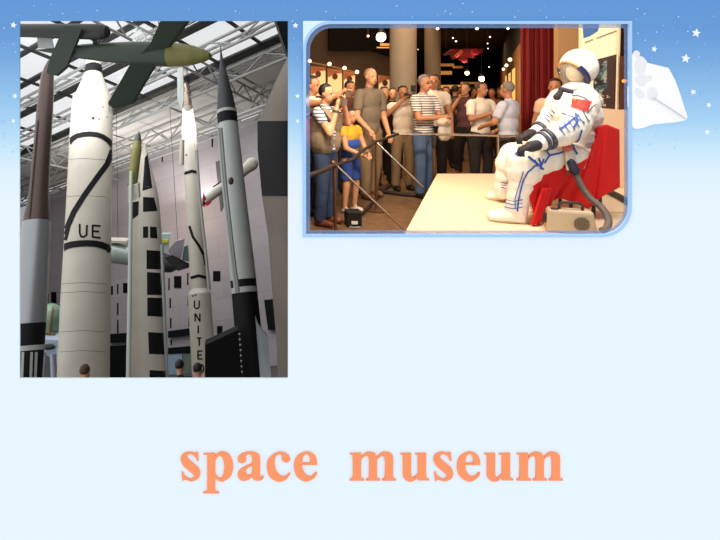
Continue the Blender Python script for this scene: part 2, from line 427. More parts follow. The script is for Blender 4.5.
# ---- roof: opaque panels near the wall, dark beams and skylights beyond
def roof_band(va, vb, off, th, m, name='ceiling', u0=-40, u1=291, kind='structure', uref=154):
    # strip of roof between the lines through (uref,va) and (uref,vb) along D1
    A = roof_pt(uref, va, off); B = roof_pt(uref, vb, off)
    def ends(p):
        out = []
        for u in (u0, u1):                                # meet the vertical sight plane of column u
            n = V((1, -(u-PX)/F, 0)); t = (CAM-p).dot(n)/D1.dot(n); out.append(p+D1*t)
        return out
    a0, a1 = ends(A); b0, b1 = ends(B)
    return MB().slab([a0, a1, b1, b0], UP*th)
mbs = roof_band(150, 98, 0, .1, None); mbs.build('ceiling', M['ceil'], kind='structure')
# skylight rows between dark beams (rows at column 154)
rows = [(91, 53), (46, 18), (12, -20), (-26, -80)]
wn = 2
for (va, vb) in rows:
    roof_band(va, vb, -.2, .04, None).build('window_%d' % wn, glass('skylight_glass_%d' % wn, (200, 212, 222), .14, .2), kind='structure'); wn += 1
tn = 1
for (va, vb) in [(98, 91), (53, 46), (18, 12), (-20, -26)]:
    roof_band(va, vb, 0, .12, None).build('trim_%d' % tn, M['dark'], kind='structure'); tn += 1
# mullions across the skylights, running along D2
mb = MB()
p_a = roof_pt(154, 150); p_b = roof_pt(154, -60)
depth = (p_b-p_a).dot(D2)
x = -70
while x < 60:
    base = p_a+D1*x
    mb.hexa([base+D1*-.09, base+D1*.09, base+D1*.09+D2*depth, base-D1*.09+D2*depth], [q+UP*.1 for q in (base+D1*-.09, base+D1*.09, base+D1*.09+D2*depth, base-D1*.09+D2*depth)])
    x += 2.9
mb2 = MB()
for f, mi in zip(mb.f, mb.m): pass
def clip_x(mbx, u=292):                                  # keep pieces left of the partition
    o = MB(); n = V((1, -(u-PX)/F, 0))
    for i in range(0, len(mbx.v), 8):
        vs = mbx.v[i:i+8]
        if max((v-CAM).dot(n) for v in vs) < 0: o.hexa(vs[:4], vs[4:])
    return o
mb.build('trim_%d' % tn, M['dark'], kind='structure'); tn += 1
# trusses under the roof: chords along D1 with zigzag webs
def truss(v0, drop, h, step, r, name, u_ref=154, uend=290):
    A = roof_pt(u_ref, v0, drop); mb = MB()
    def end(p, u):
        n = V((1, -(u-PX)/F, 0)); return (CAM-p).dot(n)/D1.dot(n)
    lo, hi = sorted((end(A, -20), end(A, uend)))
    top = A; bot = A-UP*h; b2 = A+D2*h*.8
    for q in (top, bot, b2): mb.tube([q+D1*lo, q+D1*hi], r, 6)
    t = lo; k = 0
    while t+step < hi:
        mb.tube([bot+D1*t, top+D1*(t+step/2)], r*.6, 5); mb.tube([top+D1*(t+step/2), bot+D1*(t+step)], r*.6, 5)
        mb.tube([bot+D1*t, b2+D1*(t+step/2)], r*.6, 5); mb.tube([b2+D1*(t+step/2), bot+D1*(t+step)], r*.6, 5)
        t += step; k += 1
    mb.build(name, M['steel'], kind='structure')
for v0, h in ((147, .9), (128, 1.3), (101, .8), (69, .7), (30, .6)):
    truss(v0, .35, h, 3.2, .085, 'trim_%d' % tn); tn += 1
# cross trusses along D2
mb = MB()
for x in (-33, -12, 4):
    A = p_a+D1*x-UP*.5
    n = V((1, -(291-PX)/F, 0))
    L = depth
    e = (CAM-A).dot(n)/D2.dot(n) if abs(D2.dot(n)) > 1e-6 else 1e9
    mb.tube([A, A+D2*L], .07, 6); mb.tube([A-UP*.9, A-UP*.9+D2*L], .07, 6)
    s_ = abs(L)/10
    for i in range(10): mb.tube([A+D2*(L/10*i), A-UP*.9+D2*(L/10*(i+.5)), A+D2*(L/10*(i+1))], .05, 5)
mb.build('trim_%d' % tn, M['steel'], kind='structure'); tn += 1
# windows and slits in the back wall
wdark = mat('window_dark', (16, 16, 20), .7, spec=.1)
for (x0, y0, x1, y1) in [(51, 292, 56, 303), (41, 295, 43, 304), (109, 286, 112.5, 295), (123, 283, 130, 293), (174, 276, 181, 288), (213, 271, 220, 281), (217, 326, 222, 338), (233, 265, 236, 276)]:
    MB().slab([wall_pt(x0, y0, .05), wall_pt(x1, y0, .05), wall_pt(x1, y1, .05), wall_pt(x0, y1, .05)], WN*.3).build('window_%d' % wn, wdark, kind='structure'); wn += 1
mb = MB()
for (x, y0, y1) in [(47.5, 294, 303), (61, 292, 300), (117.5, 284, 294), (117.5, 303, 315), (117.5, 320, 334), (168.8, 278, 290), (187.5, 273, 285), (170, 298, 308), (188, 295, 306), (170.5, 318, 328), (189, 317, 327), (171, 340, 345), (183, 150, 160), (162, 155, 162), (212, 135, 147)]:
    mb.slab([wall_pt(x-.5, y0, .05), wall_pt(x+.5, y0, .05), wall_pt(x+.5, y1, .05), wall_pt(x-.5, y1, .05)], WN*.3)
mb.build('trim_%d' % tn, wdark, kind='structure'); tn += 1
for q in ([(110, 334), (125, 333), (125, 342), (110, 343)], [(168, 331), (191, 328), (191, 335), (168, 338)],
          [(110, 346), (126, 345), (126, 378), (110, 378)], [(168, 348), (192, 346), (192, 353), (168, 354)], [(264, 300), (282, 298), (282, 330), (268, 330)]):
    MB().slab([wall_pt(u, v, .3) for u, v in q], WN*.3).build('trim_%d' % tn, mat('doorway_dark', (20, 24, 26), .7, spec=.1), kind='structure'); tn += 1
MB().slab([wall_pt(u, v, .25) for u, v in [(168, 354), (182, 353), (182, 378), (168, 378)]], WN*.2).build('window_%d' % wn, mat('blue_pane', (150, 180, 200), .4), kind='structure'); wn += 1
MB().slab([wall_pt(u, v, .25) for u, v in [(183, 353), (192, 353), (192, 378), (183, 378)]], WN*.2).build('window_%d' % wn, mat('green_pane', (110, 130, 120), .4), kind='structure'); wn += 1
# pier in front of the wall, its shade put into the darker grey
MB().slab([P(215.5, 162, 36), P(224, 158, 36), P(229.5, 214, 36), P(238, 345, 36), P(230, 345, 36), P(222, 225, 36)], WN*1.0).build('wall_pier', mat('pier_shade_grey', (112, 106, 108), .8), kind='structure')
MB().slab([P(248, 152, 37), P(260, 150, 37), P(266, 240, 37), P(270, 345, 37), P(262, 345, 37)], WN*1.0).build('wall_pier', _m['pier_shade_grey'], kind='structure')

def axis_fit(b_px, t_px, d):             # axis from base pixel at distance d, upright along UP, steered to the top pixel
    A = P(b_px[0], b_px[1], d); r = ray(*t_px)
    # nearest point on the top ray to the line A + t*UP
    w0 = A-CAM; a = UP.dot(UP); b_ = UP.dot(r); c = r.dot(r); dd = UP.dot(w0); e = r.dot(w0)
    s_ = (a*e-b_*dd)/(a*c-b_*b_); Tp = CAM+r*s_
    return A, (Tp-A)
def proj(p):
    q = p-CAM; return PX+F*q.x/q.y, PY-F*q.z/q.y
def profile(A, D, rows):                 # rows: (v, width px) -> (t, radius); D unnormalised
    L = D.length; d = D/L; out = []
    for v, wpx in rows:
        r = (PY-v)/F                      # solve for t: (A+d t - CAM).z = r * (..).y
        q = A-CAM; t = (r*q.y-q.z)/(d.z-r*d.y); p = A+d*t
        cd_ = (p-CAM).y
        # silhouette width: horizontal chord across a leaning axis
        pu0, pv0 = proj(p); pu1, pv1 = proj(p+d*.1); ax2 = V((pu1-pu0, pv1-pv0)).normalized()
        perp = abs(ax2.y)*wpx
        out.append((t, perp/2*cd_/F*1.0))
    return out
def rocket(label, b_px, t_px, d, rows, mats, mi, n=48, group='rockets standing in the hall', name='rocket', part='body'):
    A, D = axis_fit(b_px, t_px, d)
    T = thing(name, label, 'rocket', A-D.normalized()*0, group)
    pr_ = profile(A, D, rows); mb = MB().lathe(A, D, pr_, n, mats=mi)
    return T, mb, A, D

# 1. the tall white rocket with UE
T, mb, A, D = rocket('tall white rocket lettered UE with black bands and a diagonal black stripe', (83, 385), (93.5, 70), 19.5,
    [(400, 52), (378, 51), (300, 49), (250, 46.4), (200, 44), (140, 42), (112, 40.5), (97, 38)], [M['rwhite'], M['black']], [0]*7)
bv = mb.bvh()
mb.strip(bv, [(62.6, 249), (64, 247.5), (67, 246), (72, 244.6), (80, 243.6), (87, 243.3), (95, 243.8), (102, 245.2), (107, 247.3), (109.2, 249), (111, 251)], 6.5, 1)
mb.strip(bv, [(69, 143), (70.8, 141), (73, 138.5), (77, 136), (83, 134.6), (90, 134), (97, 134.8), (103, 137), (108, 140.5), (111, 144), (113, 147)], 5, 1)
mb.strip(bv, [(112.5, 150), (110.5, 155), (107, 164), (96, 179), (84, 196), (74, 212), (68, 226), (64.5, 240)], 5.5, 1)
for pts in ([(79.8, 224), (79.8, 233), (81, 236.5), (84, 237), (86.5, 235), (87, 225)], [(100.5, 226), (92.5, 225.5), (92.5, 237), (100.5, 238)], [(93, 231.3), (99, 231.6)]):
    mb.strip(bv, pts, 1.9, 1, off=.014, step=.7)
for v in (284, 293, 332, 352, 160, 197): mb.strip(bv, [(83-23, v), (83, v-1.5), (84+22, v)], .35, 1, off=.003)
mb.build('body', [M['rwhite'], M['black']], T)
pr_ = profile(A, D, [(97, 35), (76, 18.5), (74, 17.5)]); c1 = MB().lathe(A, D, pr_, 40); c1.build('nose_cone', M['rwhite'], T)
pr_ = profile(A, D, [(76, 18), (74.5, 18), (73, 17), (69, 17.5), (66, 16), (66, 15), (55, 14), (52, 8)]); MB().lathe(A, D, pr_, 40, mats=[0, 1, 1, 1, 0, 0, 0]).build('satellite_drum', [M['rwhite'], M['black']], T)
mb = MB()
for u, v in [(81, 102), (92, 103), (87, 106), (88, 117), (93, 118), (78, 124), (84, 112), (99, 119), (103, 107), (107, 117)]:
    h = bv.ray_cast(CAM, ray(u, v).normalized())
    if h[0]: MB().ell(h[0], .035 if u != 93 else .07, n=8).build('bolt', M['bronze'], T)
MB().box(P(111, 106, 18.5), (.12, .3, .45)).build('bracket', M['rwhite'], T)

# 2. dark missile at the left
T, mb, A, D = rocket('dark bronze missile with a silver lower half at the left edge', (24.5, 385), (47.5, 75), 16,
    [(400, 33), (378, 33), (351, 33), (351, 33.5), (346, 33.5), (346, 33), (324, 33), (324, 33.5), (222, 27.5), (222, 26.5), (205, 22), (190, 19), (150, 17), (110, 16), (90, 14.5), (76, 12.5), (68, 8), (60, 1)],
    [M['bronze']], [2, 2, 2, 3, 2, 2, 2, 1, 0, 0, 0, 0, 0, 0, 0, 0, 0])
mb.build('body', [M['bronze'], M['silver'], M['black'], M['rgrey']], T)
bv = mb.bvh()
for u in (23, 31.5, 36): mb = MB(); mb.strip(bv, [(u, 352), (u-1, 378)], 2.6, 0, off=.02); mb.build('stripe', M['rgrey'], T)
mb = MB(); mb.strip(bv, [(38.5, 120), (36, 150), (32.5, 190), (30, 219)], .8, 0, off=.03); mb.build('seam', M['black'], T)

# 3. white UNITED rocket
T, mb, A, D = rocket('slender white rocket lettered UNITED with a metallic tip', (205, 385), (185.5, 75), 24,
    [(400, 25), (378, 25), (294, 23), (289, 16.5), (258, 16), (172, 15.2), (130, 15), (112, 11), (107, 10)], [M['rwhite'], M['black']], [0]*8)
bv = mb.bvh()
for v, x0, x1 in ((172, 184, 200), (276.5, 190.5, 206.5)):
    mb.strip(bv, [(x0+.3, v+1.5), ((x0+x1)/2, v-.8), (x1-.3, v+1.2)], 3, 1)
mb.strip(bv, [(189.5, 226), (193, 237), (199, 246), (204, 256), (206, 268)], 2.6, 1)
L = {'U': [[(0, 0), (0, .8), (.3, 1), (.7, 1), (1, .8), (1, 0)]], 'N': [[(0, 1), (0, 0), (1, 1), (1, 0)]], 'I': [[(.5, 0), (.5, 1)]], 'T': [[(0, 0), (1, 0)], [(.5, 0), (.5, 1)]],
     'E': [[(1, 0), (0, 0), (0, 1), (1, 1)], [(0, .5), (.85, .5)]], 'D': [[(0, 0), (0, 1), (.6, 1), (1, .7), (1, .3), (.6, 0), (0, 0)]]}
for ch, x, y in (('U', 194.6, 300.5), ('N', 195.3, 313.5), ('I', 196, 325.5), ('T', 197, 338), ('E', 198, 351), ('D', 199, 364.5)):
    for s_ in L[ch]: mb.strip(bv, [(x+p[0]*4.6, y+p[1]*8) for p in s_], 1.5, 1, off=.014, step=.7)
for u, v in ((186.5, 155), (195.5, 295), (193, 296)): mb.patch(bv, [(u-.8, v-.8), (u+.8, v-.8), (u+.8, v+.8), (u-.8, v+.8)], 1, 1, 1)
mb.patch(bv, [(194.5, 144), (197, 144.5), (197.5, 160), (195.5, 160)], 1, 6, 1)
mb.build('body', [M['rwhite'], M['black']], T)
pr_ = profile(A, D, [(107, 9.5), (96, 8.5), (94, 9.5), (88, 7), (86, 9), (80, 6), (74, 7.5), (69, 4)]); MB().lathe(A, D, pr_, 24).build('tip', M['metal'], T)
MB().slab([P(177, 69, 25.2), P(183, 67, 25.2), P(183.5, 100, 24.6), P(181, 112, 24.4), P(177.5, 100, 24.6)], (0, .2, 0)).build('fairing', M['rgrey'], T)
MB().tube([P(196.5, 150, 25.6), P(200, 200, 25), P(205.5, 250, 24.6), P(209.5, 290, 24.2)], .07, 8).build('conduit', M['rgrey'], T)
MB().tube([P(182, 140, 24.8), P(181.5, 165, 24.5)], .12, 8).build('side_tunnel', M['rwhite'], T)

# 4. black and white patched rocket with a yellow pod
T, mb, A, D = rocket('white rocket with black checker patches and a conical nose', (147, 385), (144.5, 144), 21,
    [(400, 42), (378, 41.5), (300, 37), (250, 33.5), (222, 31), (200, 27.5), (190, 24), (170, 14), (155, 7.5), (143, 1)], [M['rwhite'], M['black']], [0]*9)
bv = mb.bvh()
for q in ([(143, 197), (154, 197.5), (157.5, 211), (143, 212)], [(129, 203), (139, 201), (138.5, 215), (129, 222)],
          [(143, 226.5), (148.2, 226.5), (148.2, 238), (143, 238)], [(150, 226.5), (156.5, 227), (157.5, 238.5), (150, 238)],
          [(146.5, 250), (160.5, 251), (161.5, 269.5), (146.5, 269)], [(147, 272), (162, 273), (162.5, 295), (147, 295)],
          [(147.3, 297.5), (162.5, 298), (163.3, 317), (147.3, 316)], [(148, 332), (164, 333), (164.5, 354.5), (149, 354)], [(149.5, 370), (165.5, 371), (165.5, 379), (149.5, 379)],
          [(144.7, 158), (147.6, 154), (152.3, 188), (142.5, 191)]):
    mb.patch(bv, q, 6, 6, 1)
mb.build('body', [M['rwhite'], M['black']], T)
MB().tube([P(161.8, 245, 21.9), P(167.3, 385, 21)], .07, 8).build('conduit', M['rgrey'], T)
mb = MB()
mb.lathe(P(132, 186, 21.5), P(139, 131, 22.5)-P(132, 186, 21.5), [(t*(P(139, 131, 22.5)-P(132, 186, 21.5)).length, r*21.5/F) for t, r in ((0, 5), (.3, 5.2), (.65, 5), (.8, 4), (.8, 4.2), (.92, 2.4), (1, .2))], 24, mats=[0, 0, 0, 1, 1, 1])
mb.build('pod', [M['yellow'], M['green']], T)
MB().lathe(P(128.5, 378, 17.3), P(131, 190, 21)-P(128.5, 378, 17.3), [(0, .08), (7.5, .07)], 12).build('side_pipe', mat('pale_green_pipe', (186, 194, 184), .5), T)
MB().slab([P(128, 186, 21.2), P(138, 184, 21.2), P(139, 198, 21), P(128, 203, 21)], (0, .4, 0)).build('adapter', M['rwhite'], T)

# 5. grey rocket with charcoal nose and black fins
T, mb, A, D = rocket('pale grey rocket with pointed charcoal nose and black finned base', (253.5, 385), (220.5, 48), 17,
    [(400, 28), (378, 27), (330, 27), (293, 26), (293, 26.6), (287.5, 26.6), (287.5, 26), (280, 26), (280, 26.4), (250, 25), (200, 22.5), (150, 21), (124, 20), (124, 20.3), (114, 20), (114, 20.3), (111, 20), (111, 19.5), (95, 15.5), (75, 9), (60, 3.4), (46, .6)],
    [0], [1, 1, 1, 1, 0, 0, 1, 1, 0, 0, 0, 0, 0, 1, 1, 0, 0, 2, 2, 2, 2])
mb.build('body', [M['rgrey'], M['black'], M['dgrey']], T)
for w_ in (0, 1):
    MB().tube([P(218.7+w_*2, 128, 17.2+.4), P(224+w_*2, 190, 17), P(231+w_*1.8, 250, 16.7), P(236+w_*2, 292, 16.5)], .06, 8).build('conduit', M['rgrey'], T)
MB().slab([P(205, 345, 16.5), P(238, 330, 16.8), P(244, 400, 16.3), P(205, 400, 16)], (0, .35, 0)).build('fin', M['black'], T)
MB().slab([P(255.5, 318, 16.7), P(258.5, 326, 16.7), P(268, 338, 16.7), P(273, 400, 16.5), P(262, 400, 16.5)], (0, .2, 0)).build('fin', mat('fin_white', (196, 204, 208), .5), T, label='white fin')
mb = MB(); bv = None
for i in range(8): MB().ell(P(239.5+i*.35, 334+i*5.4, 16.15), .03, n=6).build('rivet', M['rgrey'], T)
MB().ell(P(231, 181, 16.3), (.09, .05, .12), n=12).build('port', M['bronze'], T)

# 6. large brown-grey hull cropped by the right edge
T = thing('rocket', 'large brown grey hull with a black panel at the right edge', 'rocket', flo(P(280, 390, 12.5)), 'rockets standing in the hall')
A6 = [(288.5, 55), (274, 85), (260, 118), (257.5, 150), (262, 196), (268, 235), (272, 290), (276, 335), (279, 400)]
for nm, m_, ia, ib, dd in (('upper_hull', M['brown'], 0, 3, 0), ('black_panel', M['black'], 3, 5, .03), ('lower_hull', M['brown'], 4, 9, 0)):
    seg = A6[ia:ib] if nm != 'black_panel' else [(257.4, 121), (257.5, 150), (262, 196)]
    if nm == 'upper_hull': seg = [(288.5, 55), (274, 85), (260, 118), (257.4, 121)]
    mb = MB(); rows_ = []
    for k, (u, v) in enumerate(seg):
        d = 12.5; row = []
        for j in range(9):
            a = j/8; uu = u+(293-u)*a; row.append(P(uu, v, d-1.2*math.sin(a*math.pi/2)-dd))
        rows_.append(row+[P(293, v, 14.0), P(min(u+.6, 293), v, 14.0)])
    n_ = len(rows_[0]); vs = [p for r_ in rows_ for p in r_]
    fs = [(i*n_+j, i*n_+(j+1) % n_, (i+1)*n_+(j+1) % n_, (i+1)*n_+j) for i in range(len(seg)-1) for j in range(n_)]
    fs += [tuple(range(n_)), tuple(range(len(vs)-1, len(vs)-n_-1, -1))]
    mb.add(vs, fs, 0, False); mb.build(nm, m_, T)
MB().slab([P(275, 18, 15), P(288, 18, 15), P(289, 58, 14.5), P(284, 44, 14.5)], (0, .5, 0)).build('dark_cover', M['black'], T)

# 7. green flying bomb hanging overhead
T = thing('flying_bomb', 'dark green winged flying bomb with yellowish nose hung overhead', 'aircraft', P(120, 60, 14), None)
A_, B_ = P(36, 50, 15.5), P(213, 56, 13.2)
Lb = (B_-A_).length
# nose colour break at column ~176
prof = [(0, .5), (.12, 3.5), (.3, 8), (.42, 10), (.6, 12.2), (.79, 12.3), (.79, 12.3), (.9, 9.6), (.96, 5.8), (.985, 3), (.985, 1), (1, .4)]
mb = MB().lathe(A_, B_-A_, [(t*Lb, r*13.9/F) for t, r in prof], 32, mats=[0]*6+[1]*4+[0]); mb.build('fuselage', [M['green'], M['yellow']], T)
A2, B2 = P(-4, 30, 15.4), P(109, 32, 14.3); L2 = (B2-A2).length
mb = MB().lathe(A2, B2-A2, [(t*L2, r*14.6/F) for t, r in ((0, 7), (.3, 7), (.6, 7.6), (.9, 8), (.95, 7.6), (.985, 6), (1, 3))], 28); mb.build('pulse_jet', mat('olive_dark', (40, 48, 42), .5), T)
pa, pb_, pc = P(163, 15, 12.6), P(191, 15, 12.5), P(112, 106, 15.4); pq = (pb_-pa).cross(pc-pa)
MB().slab([hit_plane(u, v, pa, pq) for u, v in ((163, 15), (191, 15), (153, 67), (133, 101), (112, 106), (108, 103), (129, 66), (150, 44))], (0, .15, -.08)).build('wing', M['green'], T)
pa, pb_, pc = P(64, 26, 14.1), P(82, 28, 14.0), P(57, 74, 15.2); pq = (pb_-pa).cross(pc-pa)
MB().slab([hit_plane(u, v, pa, pq) for u, v in ((64, 26), (82, 28), (66.5, 66), (57, 74), (46.5, 72), (50, 58))], (0, .12, -.06)).build('tailplane', M['green'], T)
MB().slab([P(37, 37, 15.3), P(51, 37, 15.1), P(53, 48, 15.0), P(38, 48, 15.2)], (0, .1, 0)).build('tail_fin', M['rgrey'], T)
mb = MB()
for u in (70, 92): MB().slab([P(u, 38, 14.6), P(u+5, 38, 14.6), P(u+6, 45, 14.6), P(u+1, 45, 14.6)], (0, .15, 0)).build('jet_mount', M['green'], T)
mb = MB()
for u, v, d in ((60, 27, 14.8), (160, 46, 13.6)): MB().tube([P(u, v, d), P(u, v, d)+UP*(H_ROOF-hgt(P(u, v, d)))], .015, 5).build('hanging_wire', M['dark'], T)

# 8. small white missile hanging behind the grey rocket
T = thing('hanging_missile', 'small white missile with red tail fins hung behind the grey rocket', 'missile', P(228, 182, 27), None)
A_, B_ = P(204, 202, 26.5), P(257, 160, 28); Lb = (B_-A_).length
MB().lathe(A_, B_-A_, [(0, .12), (.05*Lb, .2), (.6*Lb, .28), (.8*Lb, .3), (.9*Lb, .36), (.96*Lb, .28), (Lb, .05)], 20).build('body', M['rwhite'], T)
for q in ([(203, 193), (206, 198), (205, 207), (202, 206)], [(204, 199), (212, 202), (208, 206), (203, 204)]):
    MB().slab([P(u, v, 26.4) for u, v in q], (0, .08, 0)).build('tail_fin', M['red'], T)
MB().tube([P(213, 187, 26.2), P(222, 181, 26.4)], .03, 6).build('stripe', M['black'], T)
MB().tube([P(230, 178, 27), P(230, 178, 27)+UP*(H_ROOF-hgt(P(230, 178, 27)))], .015, 5).build('hanging_wire', M['dark'], T)
# 9. dark aircraft behind
T = thing('hanging_aircraft', 'dark aircraft with grey tail fins hung between the checker and UNITED rockets', 'aircraft', P(176, 262, 30), None)
MB().lathe(P(158, 262, 31), P(191, 266, 29)-P(158, 262, 31), [(0, .5), (.5, .55), (1.2, .5), (1.7, .3), (2.3, .08)], 20).build('fuselage', M['dgrey'], T)
MB().slab([P(164, 258, 29.5), P(172, 255, 29.5), P(190, 264, 29), P(188, 268, 29), P(178, 271, 29)], (0, .3, -.1)).build('wing', M['black'], T)
MB().slab([P(168, 250, 30), P(176, 241, 30), P(184.5, 239, 30), P(183, 250, 30), P(181, 260, 30), P(170, 256, 30)], (0, .12, 0)).build('tail_fin', mat('fin_grey', (158, 152, 160), .5), T)
MB().slab([P(184, 246, 30.4), P(190, 245, 30.4), P(190, 262, 30.4), P(182, 260, 30.4)], (0, .12, 0)).build('tail_fin', mat('fin_teal', (130, 150, 152), .5), T)
MB().slab([P(162, 234, 31), P(170, 234, 31), P(169, 240, 31), P(168, 252, 31), P(162, 254, 31)], (0, .3, 0)).build('nose_section', mat('pale_teal', (170, 195, 195), .5), T)
MB().slab([P(162, 240, 30.9), P(168.5, 240, 30.9), P(168.5, 243, 30.9), P(162, 243, 30.9)], (0, .1, 0)).build('yellow_band', mat('band_yellow', (190, 190, 60), .5), T)
MB().tube([P(178, 244, 30), P(178, 244, 30)+UP*(H_ROOF-hgt(P(178, 244, 30)))], .015, 5).build('hanging_wire', M['dark'], T)
# 10. silvery fuselage between UE rocket and checker rocket
T = thing('hanging_aircraft', 'silvery aircraft fuselage seen between the UE rocket and the checker rocket', 'aircraft', P(118, 252, 28), None)
A_, B_ = P(98, 249, 28), P(137, 257, 28); MB().lathe(A_, B_-A_, [(0, .55), (1, .55), (1.7, .5), (2.1, .42)], 24).build('fuselage', mat('silver_teal', (165, 180, 172), .35, .4), T)
MB().slab([P(105, 240.5, 27.6), P(127, 241, 27.6), P(127, 243, 27.6), P(108, 243, 27.6)], (0, .6, 0)).build('wing', M['rwhite'], T)
MB().tube([P(118, 244, 28), P(118, 244, 28)+UP*(H_ROOF-hgt(P(118, 244, 28)))], .015, 5).build('hanging_wire', M['dark'], T)
# 11. green tank with gold rim and white lander legs at lower left
T = thing('spherical_tank', 'green round tank with gold rim above the pale lander', 'tank', P(50, 337, 24), None)
ax = P(50, 320, 24)
MB().ell(ax, (.62, .62, .74), n=28).build('shell', mat('tank_green', (130, 165, 140), .4, .2, var=.15, scale=3), T)
mb = MB(); pts = [ax+V((.22+.06*math.sin(a*2), -.62*abs(math.cos(a/1))**.5-.03, .74*math.sin(a))) for a in [(-1.4+2.8*i/14) for i in range(15)]]
mb.tube(pts, .05, 8); mb.tube([ax+V((.25*math.cos(a)+.15, -.58, -.45+.16*math.sin(a))) for a in [i*.5 for i in range(14)]], .06, 6); mb.build('rim', mat('gold_rim', (150, 120, 80), .4, .5, var=.3, scale=9), T)
T = thing('lander', 'pale blue white lander with struts below the green tank', 'lander', flo(P(48, 372, 23)), None)
mb = MB().slab([P(39, 339, 23), P(59, 340, 23), P(60, 350, 23), P(51, 358, 23), P(39, 350, 23)], (0, .8, 0)); mb.build('body', mat('lander_white', (190, 205, 225), .5), T)
MB().ell(P(48.5, 347, 22.9), (.3, .12, .12), n=14).build('porthole', M['dark'], T)
for q in ((44, 352, 41, 384), (52, 354, 53, 384), (58, 348, 60, 384)):
    MB().tube([P(q[0], q[1], 23), P(q[2], q[3], 22.7)], .09, 8).build('strut', _m['lander_white'], T)

# ================================================================= people
skin = mat('skin_warm', (208, 150, 112), .55, var=.05, scale=9)
SK = dict(a=skin, b=mat('skin_tan', (184, 124, 88), .55, var=.05, scale=9), c=mat('skin_light', (222, 170, 134), .55, var=.05, scale=9))
hairm = dict(k=mat('hair_black', (24, 18, 16), .5, bump=.6, scale=60), g=mat('hair_grey', (128, 118, 108), .6, bump=.6, scale=60), n=mat('hair_brown', (72, 48, 32), .6, bump=.6, scale=60), s=mat('hair_stubble', (150, 118, 92), .6))
def cloth(name, rgb, **k): return mat(name, rgb, .85, var=.08, scale=7, bump=.9, **k)
def person(label, u, Y, h, a, shirt, pants, hair='k', sk='a', R=None, Lr=None, sleeve=.5, shorts=False, group='visitors in the crowd', head_turn=0, extra=None, O=None, shoe=(30, 24, 22), upv=None, long_hair=False, stride=.0, fat=1.0, lean=0.0):
    aa = math.radians(a)-(0 if O else math.atan((u-PX)/F)); O = O or V(((u-PX)/F*Y, Y, 0))
    f = V((math.sin(aa), -math.cos(aa), 0)); s = V((math.cos(aa), math.sin(aa), 0)); z = V((0, 0, 1))
    if upv:                                   # for the tilted hall
        z = upv; f = (f-z*f.dot(z)).normalized(); s = z.cross(f).normalized()
    W = lambda q: O+(s*q[0]+f*(q[1]+lean*max(0, q[2]-.5))+z*q[2])*h
    ax = (s, f, z)
    T = thing('person', label, 'person', O, group)
    R = R or [(.15, -.01, .64), (.15, .04, .49)]; Lr = Lr or [(-.15, -.01, .64), (-.15, .04, .49)]
    ha = aa+math.radians(head_turn); hf = V((math.sin(ha), -math.cos(ha), 0)); hs = V((math.cos(ha), math.sin(ha), 0))
    if upv: hf, hs = f, s
    hc = W((0, .015, .93))
    def hd(q): return hc+(hs*q[0]+hf*q[1]+z*q[2])*h
    b = MB(); B = lambda p0, r0, p1, r1: b.cap(W(p0), r0*h, W(p1), r1*h, 10)
    b.ell(hd((0, -.003, .012)), (.044*h, .052*h, .056*h), (hs, hf, z), 16); b.ell(hd((0, .012, -.028)), (.034*h, .04*h, .04*h), (hs, hf, z), 14)
    b.ell(hd((0, .055, -.012)), (.008*h, .013*h, .013*h), (hs, hf, z), 8)
    for q in (-1, 1): b.ell(hd((q*.045, -.003, -.004)), (.006*h, .012*h, .017*h), (hs, hf, z), 8)
    B((0, -.005, .83), .033, (0, .005, .89), .03)
    b.ell(W((0, 0, .72)), (.095*h, .058*h, .1*h), ax); b.ell(W((0, 0, .58)), (.082*h, .056*h, .1*h), ax)
    st = stride
    legs = [((-.052, 0, .50), (-.062-.01, .015+st*.5, .27), (-.07, -.005+st, .045)), ((.052, 0, .50), (.062+.01, .015-st*.5, .27), (.07, -.005-st, .045))]
    for l_ in legs:
        B(l_[0], .055, l_[1], .036); B(l_[1], .037, l_[2], .022); B(l_[2], .022, (l_[2][0], l_[2][1]+.07, .02), .02)
    for sg, (e, w_) in ((1, R), (-1, Lr)):
        B((sg*.1, 0, .8), .038, e, .026); B(e, .026, w_, .018)
        # palm
        d = (V(w_)-V(e)).normalized(); pm = V(w_)+d*.03
        b.ell(W(pm), (.02*h, .02*h, .024*h), ax, 8)
    body = b.build('body', SK[sk], T, rem=.0085*h if upv is None else .012*h, sm=2)
    fb = MB()
    for sg, (e, w_) in ((1, R), (-1, Lr)):
        d = (V(w_)-V(e)).normalized(); side = d.cross(V((0, 0, 1)));
        side = side.normalized() if side.length > .2 else V((1, 0, 0))
        dn = side.cross(d).normalized()
        for k in range(4):
            p0 = V(w_)+d*.04+side*(k-1.5)*.0095; ln = (.030, .036, .033, .025)[k]
            p1 = p0+d*ln*.6-dn*.004; p2 = p1+d*ln*.45-dn*.014
            fb.tube([W(p0), W(p1), W(p2)], [.0055*h, .005*h, .004*h], 6)
        p0 = V(w_)+d*.018-side*.016; p1 = p0+d*.018-side*.016; p2 = p1+d*.018-side*.002
        fb.tube([W(p0), W(p1), W(p2)], [.0065*h, .0055*h, .0045*h], 6)
    join_raw(body, fb)
    # shirt
    c = MB(); k = 1.0*fat
    c.ell(W((0, 0, .745)), (.108*h*k, .07*h*k, .095*h), ax); c.ell(W((0, .004, .64)), (.1*h*k, .07*h*k, .11*h), ax); c.ell(W((0, .002, .545)), (.096*h*k, .068*h*k, .075*h), ax, z0=-.75)
    c.cap(W((-.1, 0, .8)), .041*h, W((.1, 0, .8)), .041*h); c.cap(W((0, -.005, .82)), .042*h, W((0, -.002, .845)), .034*h)
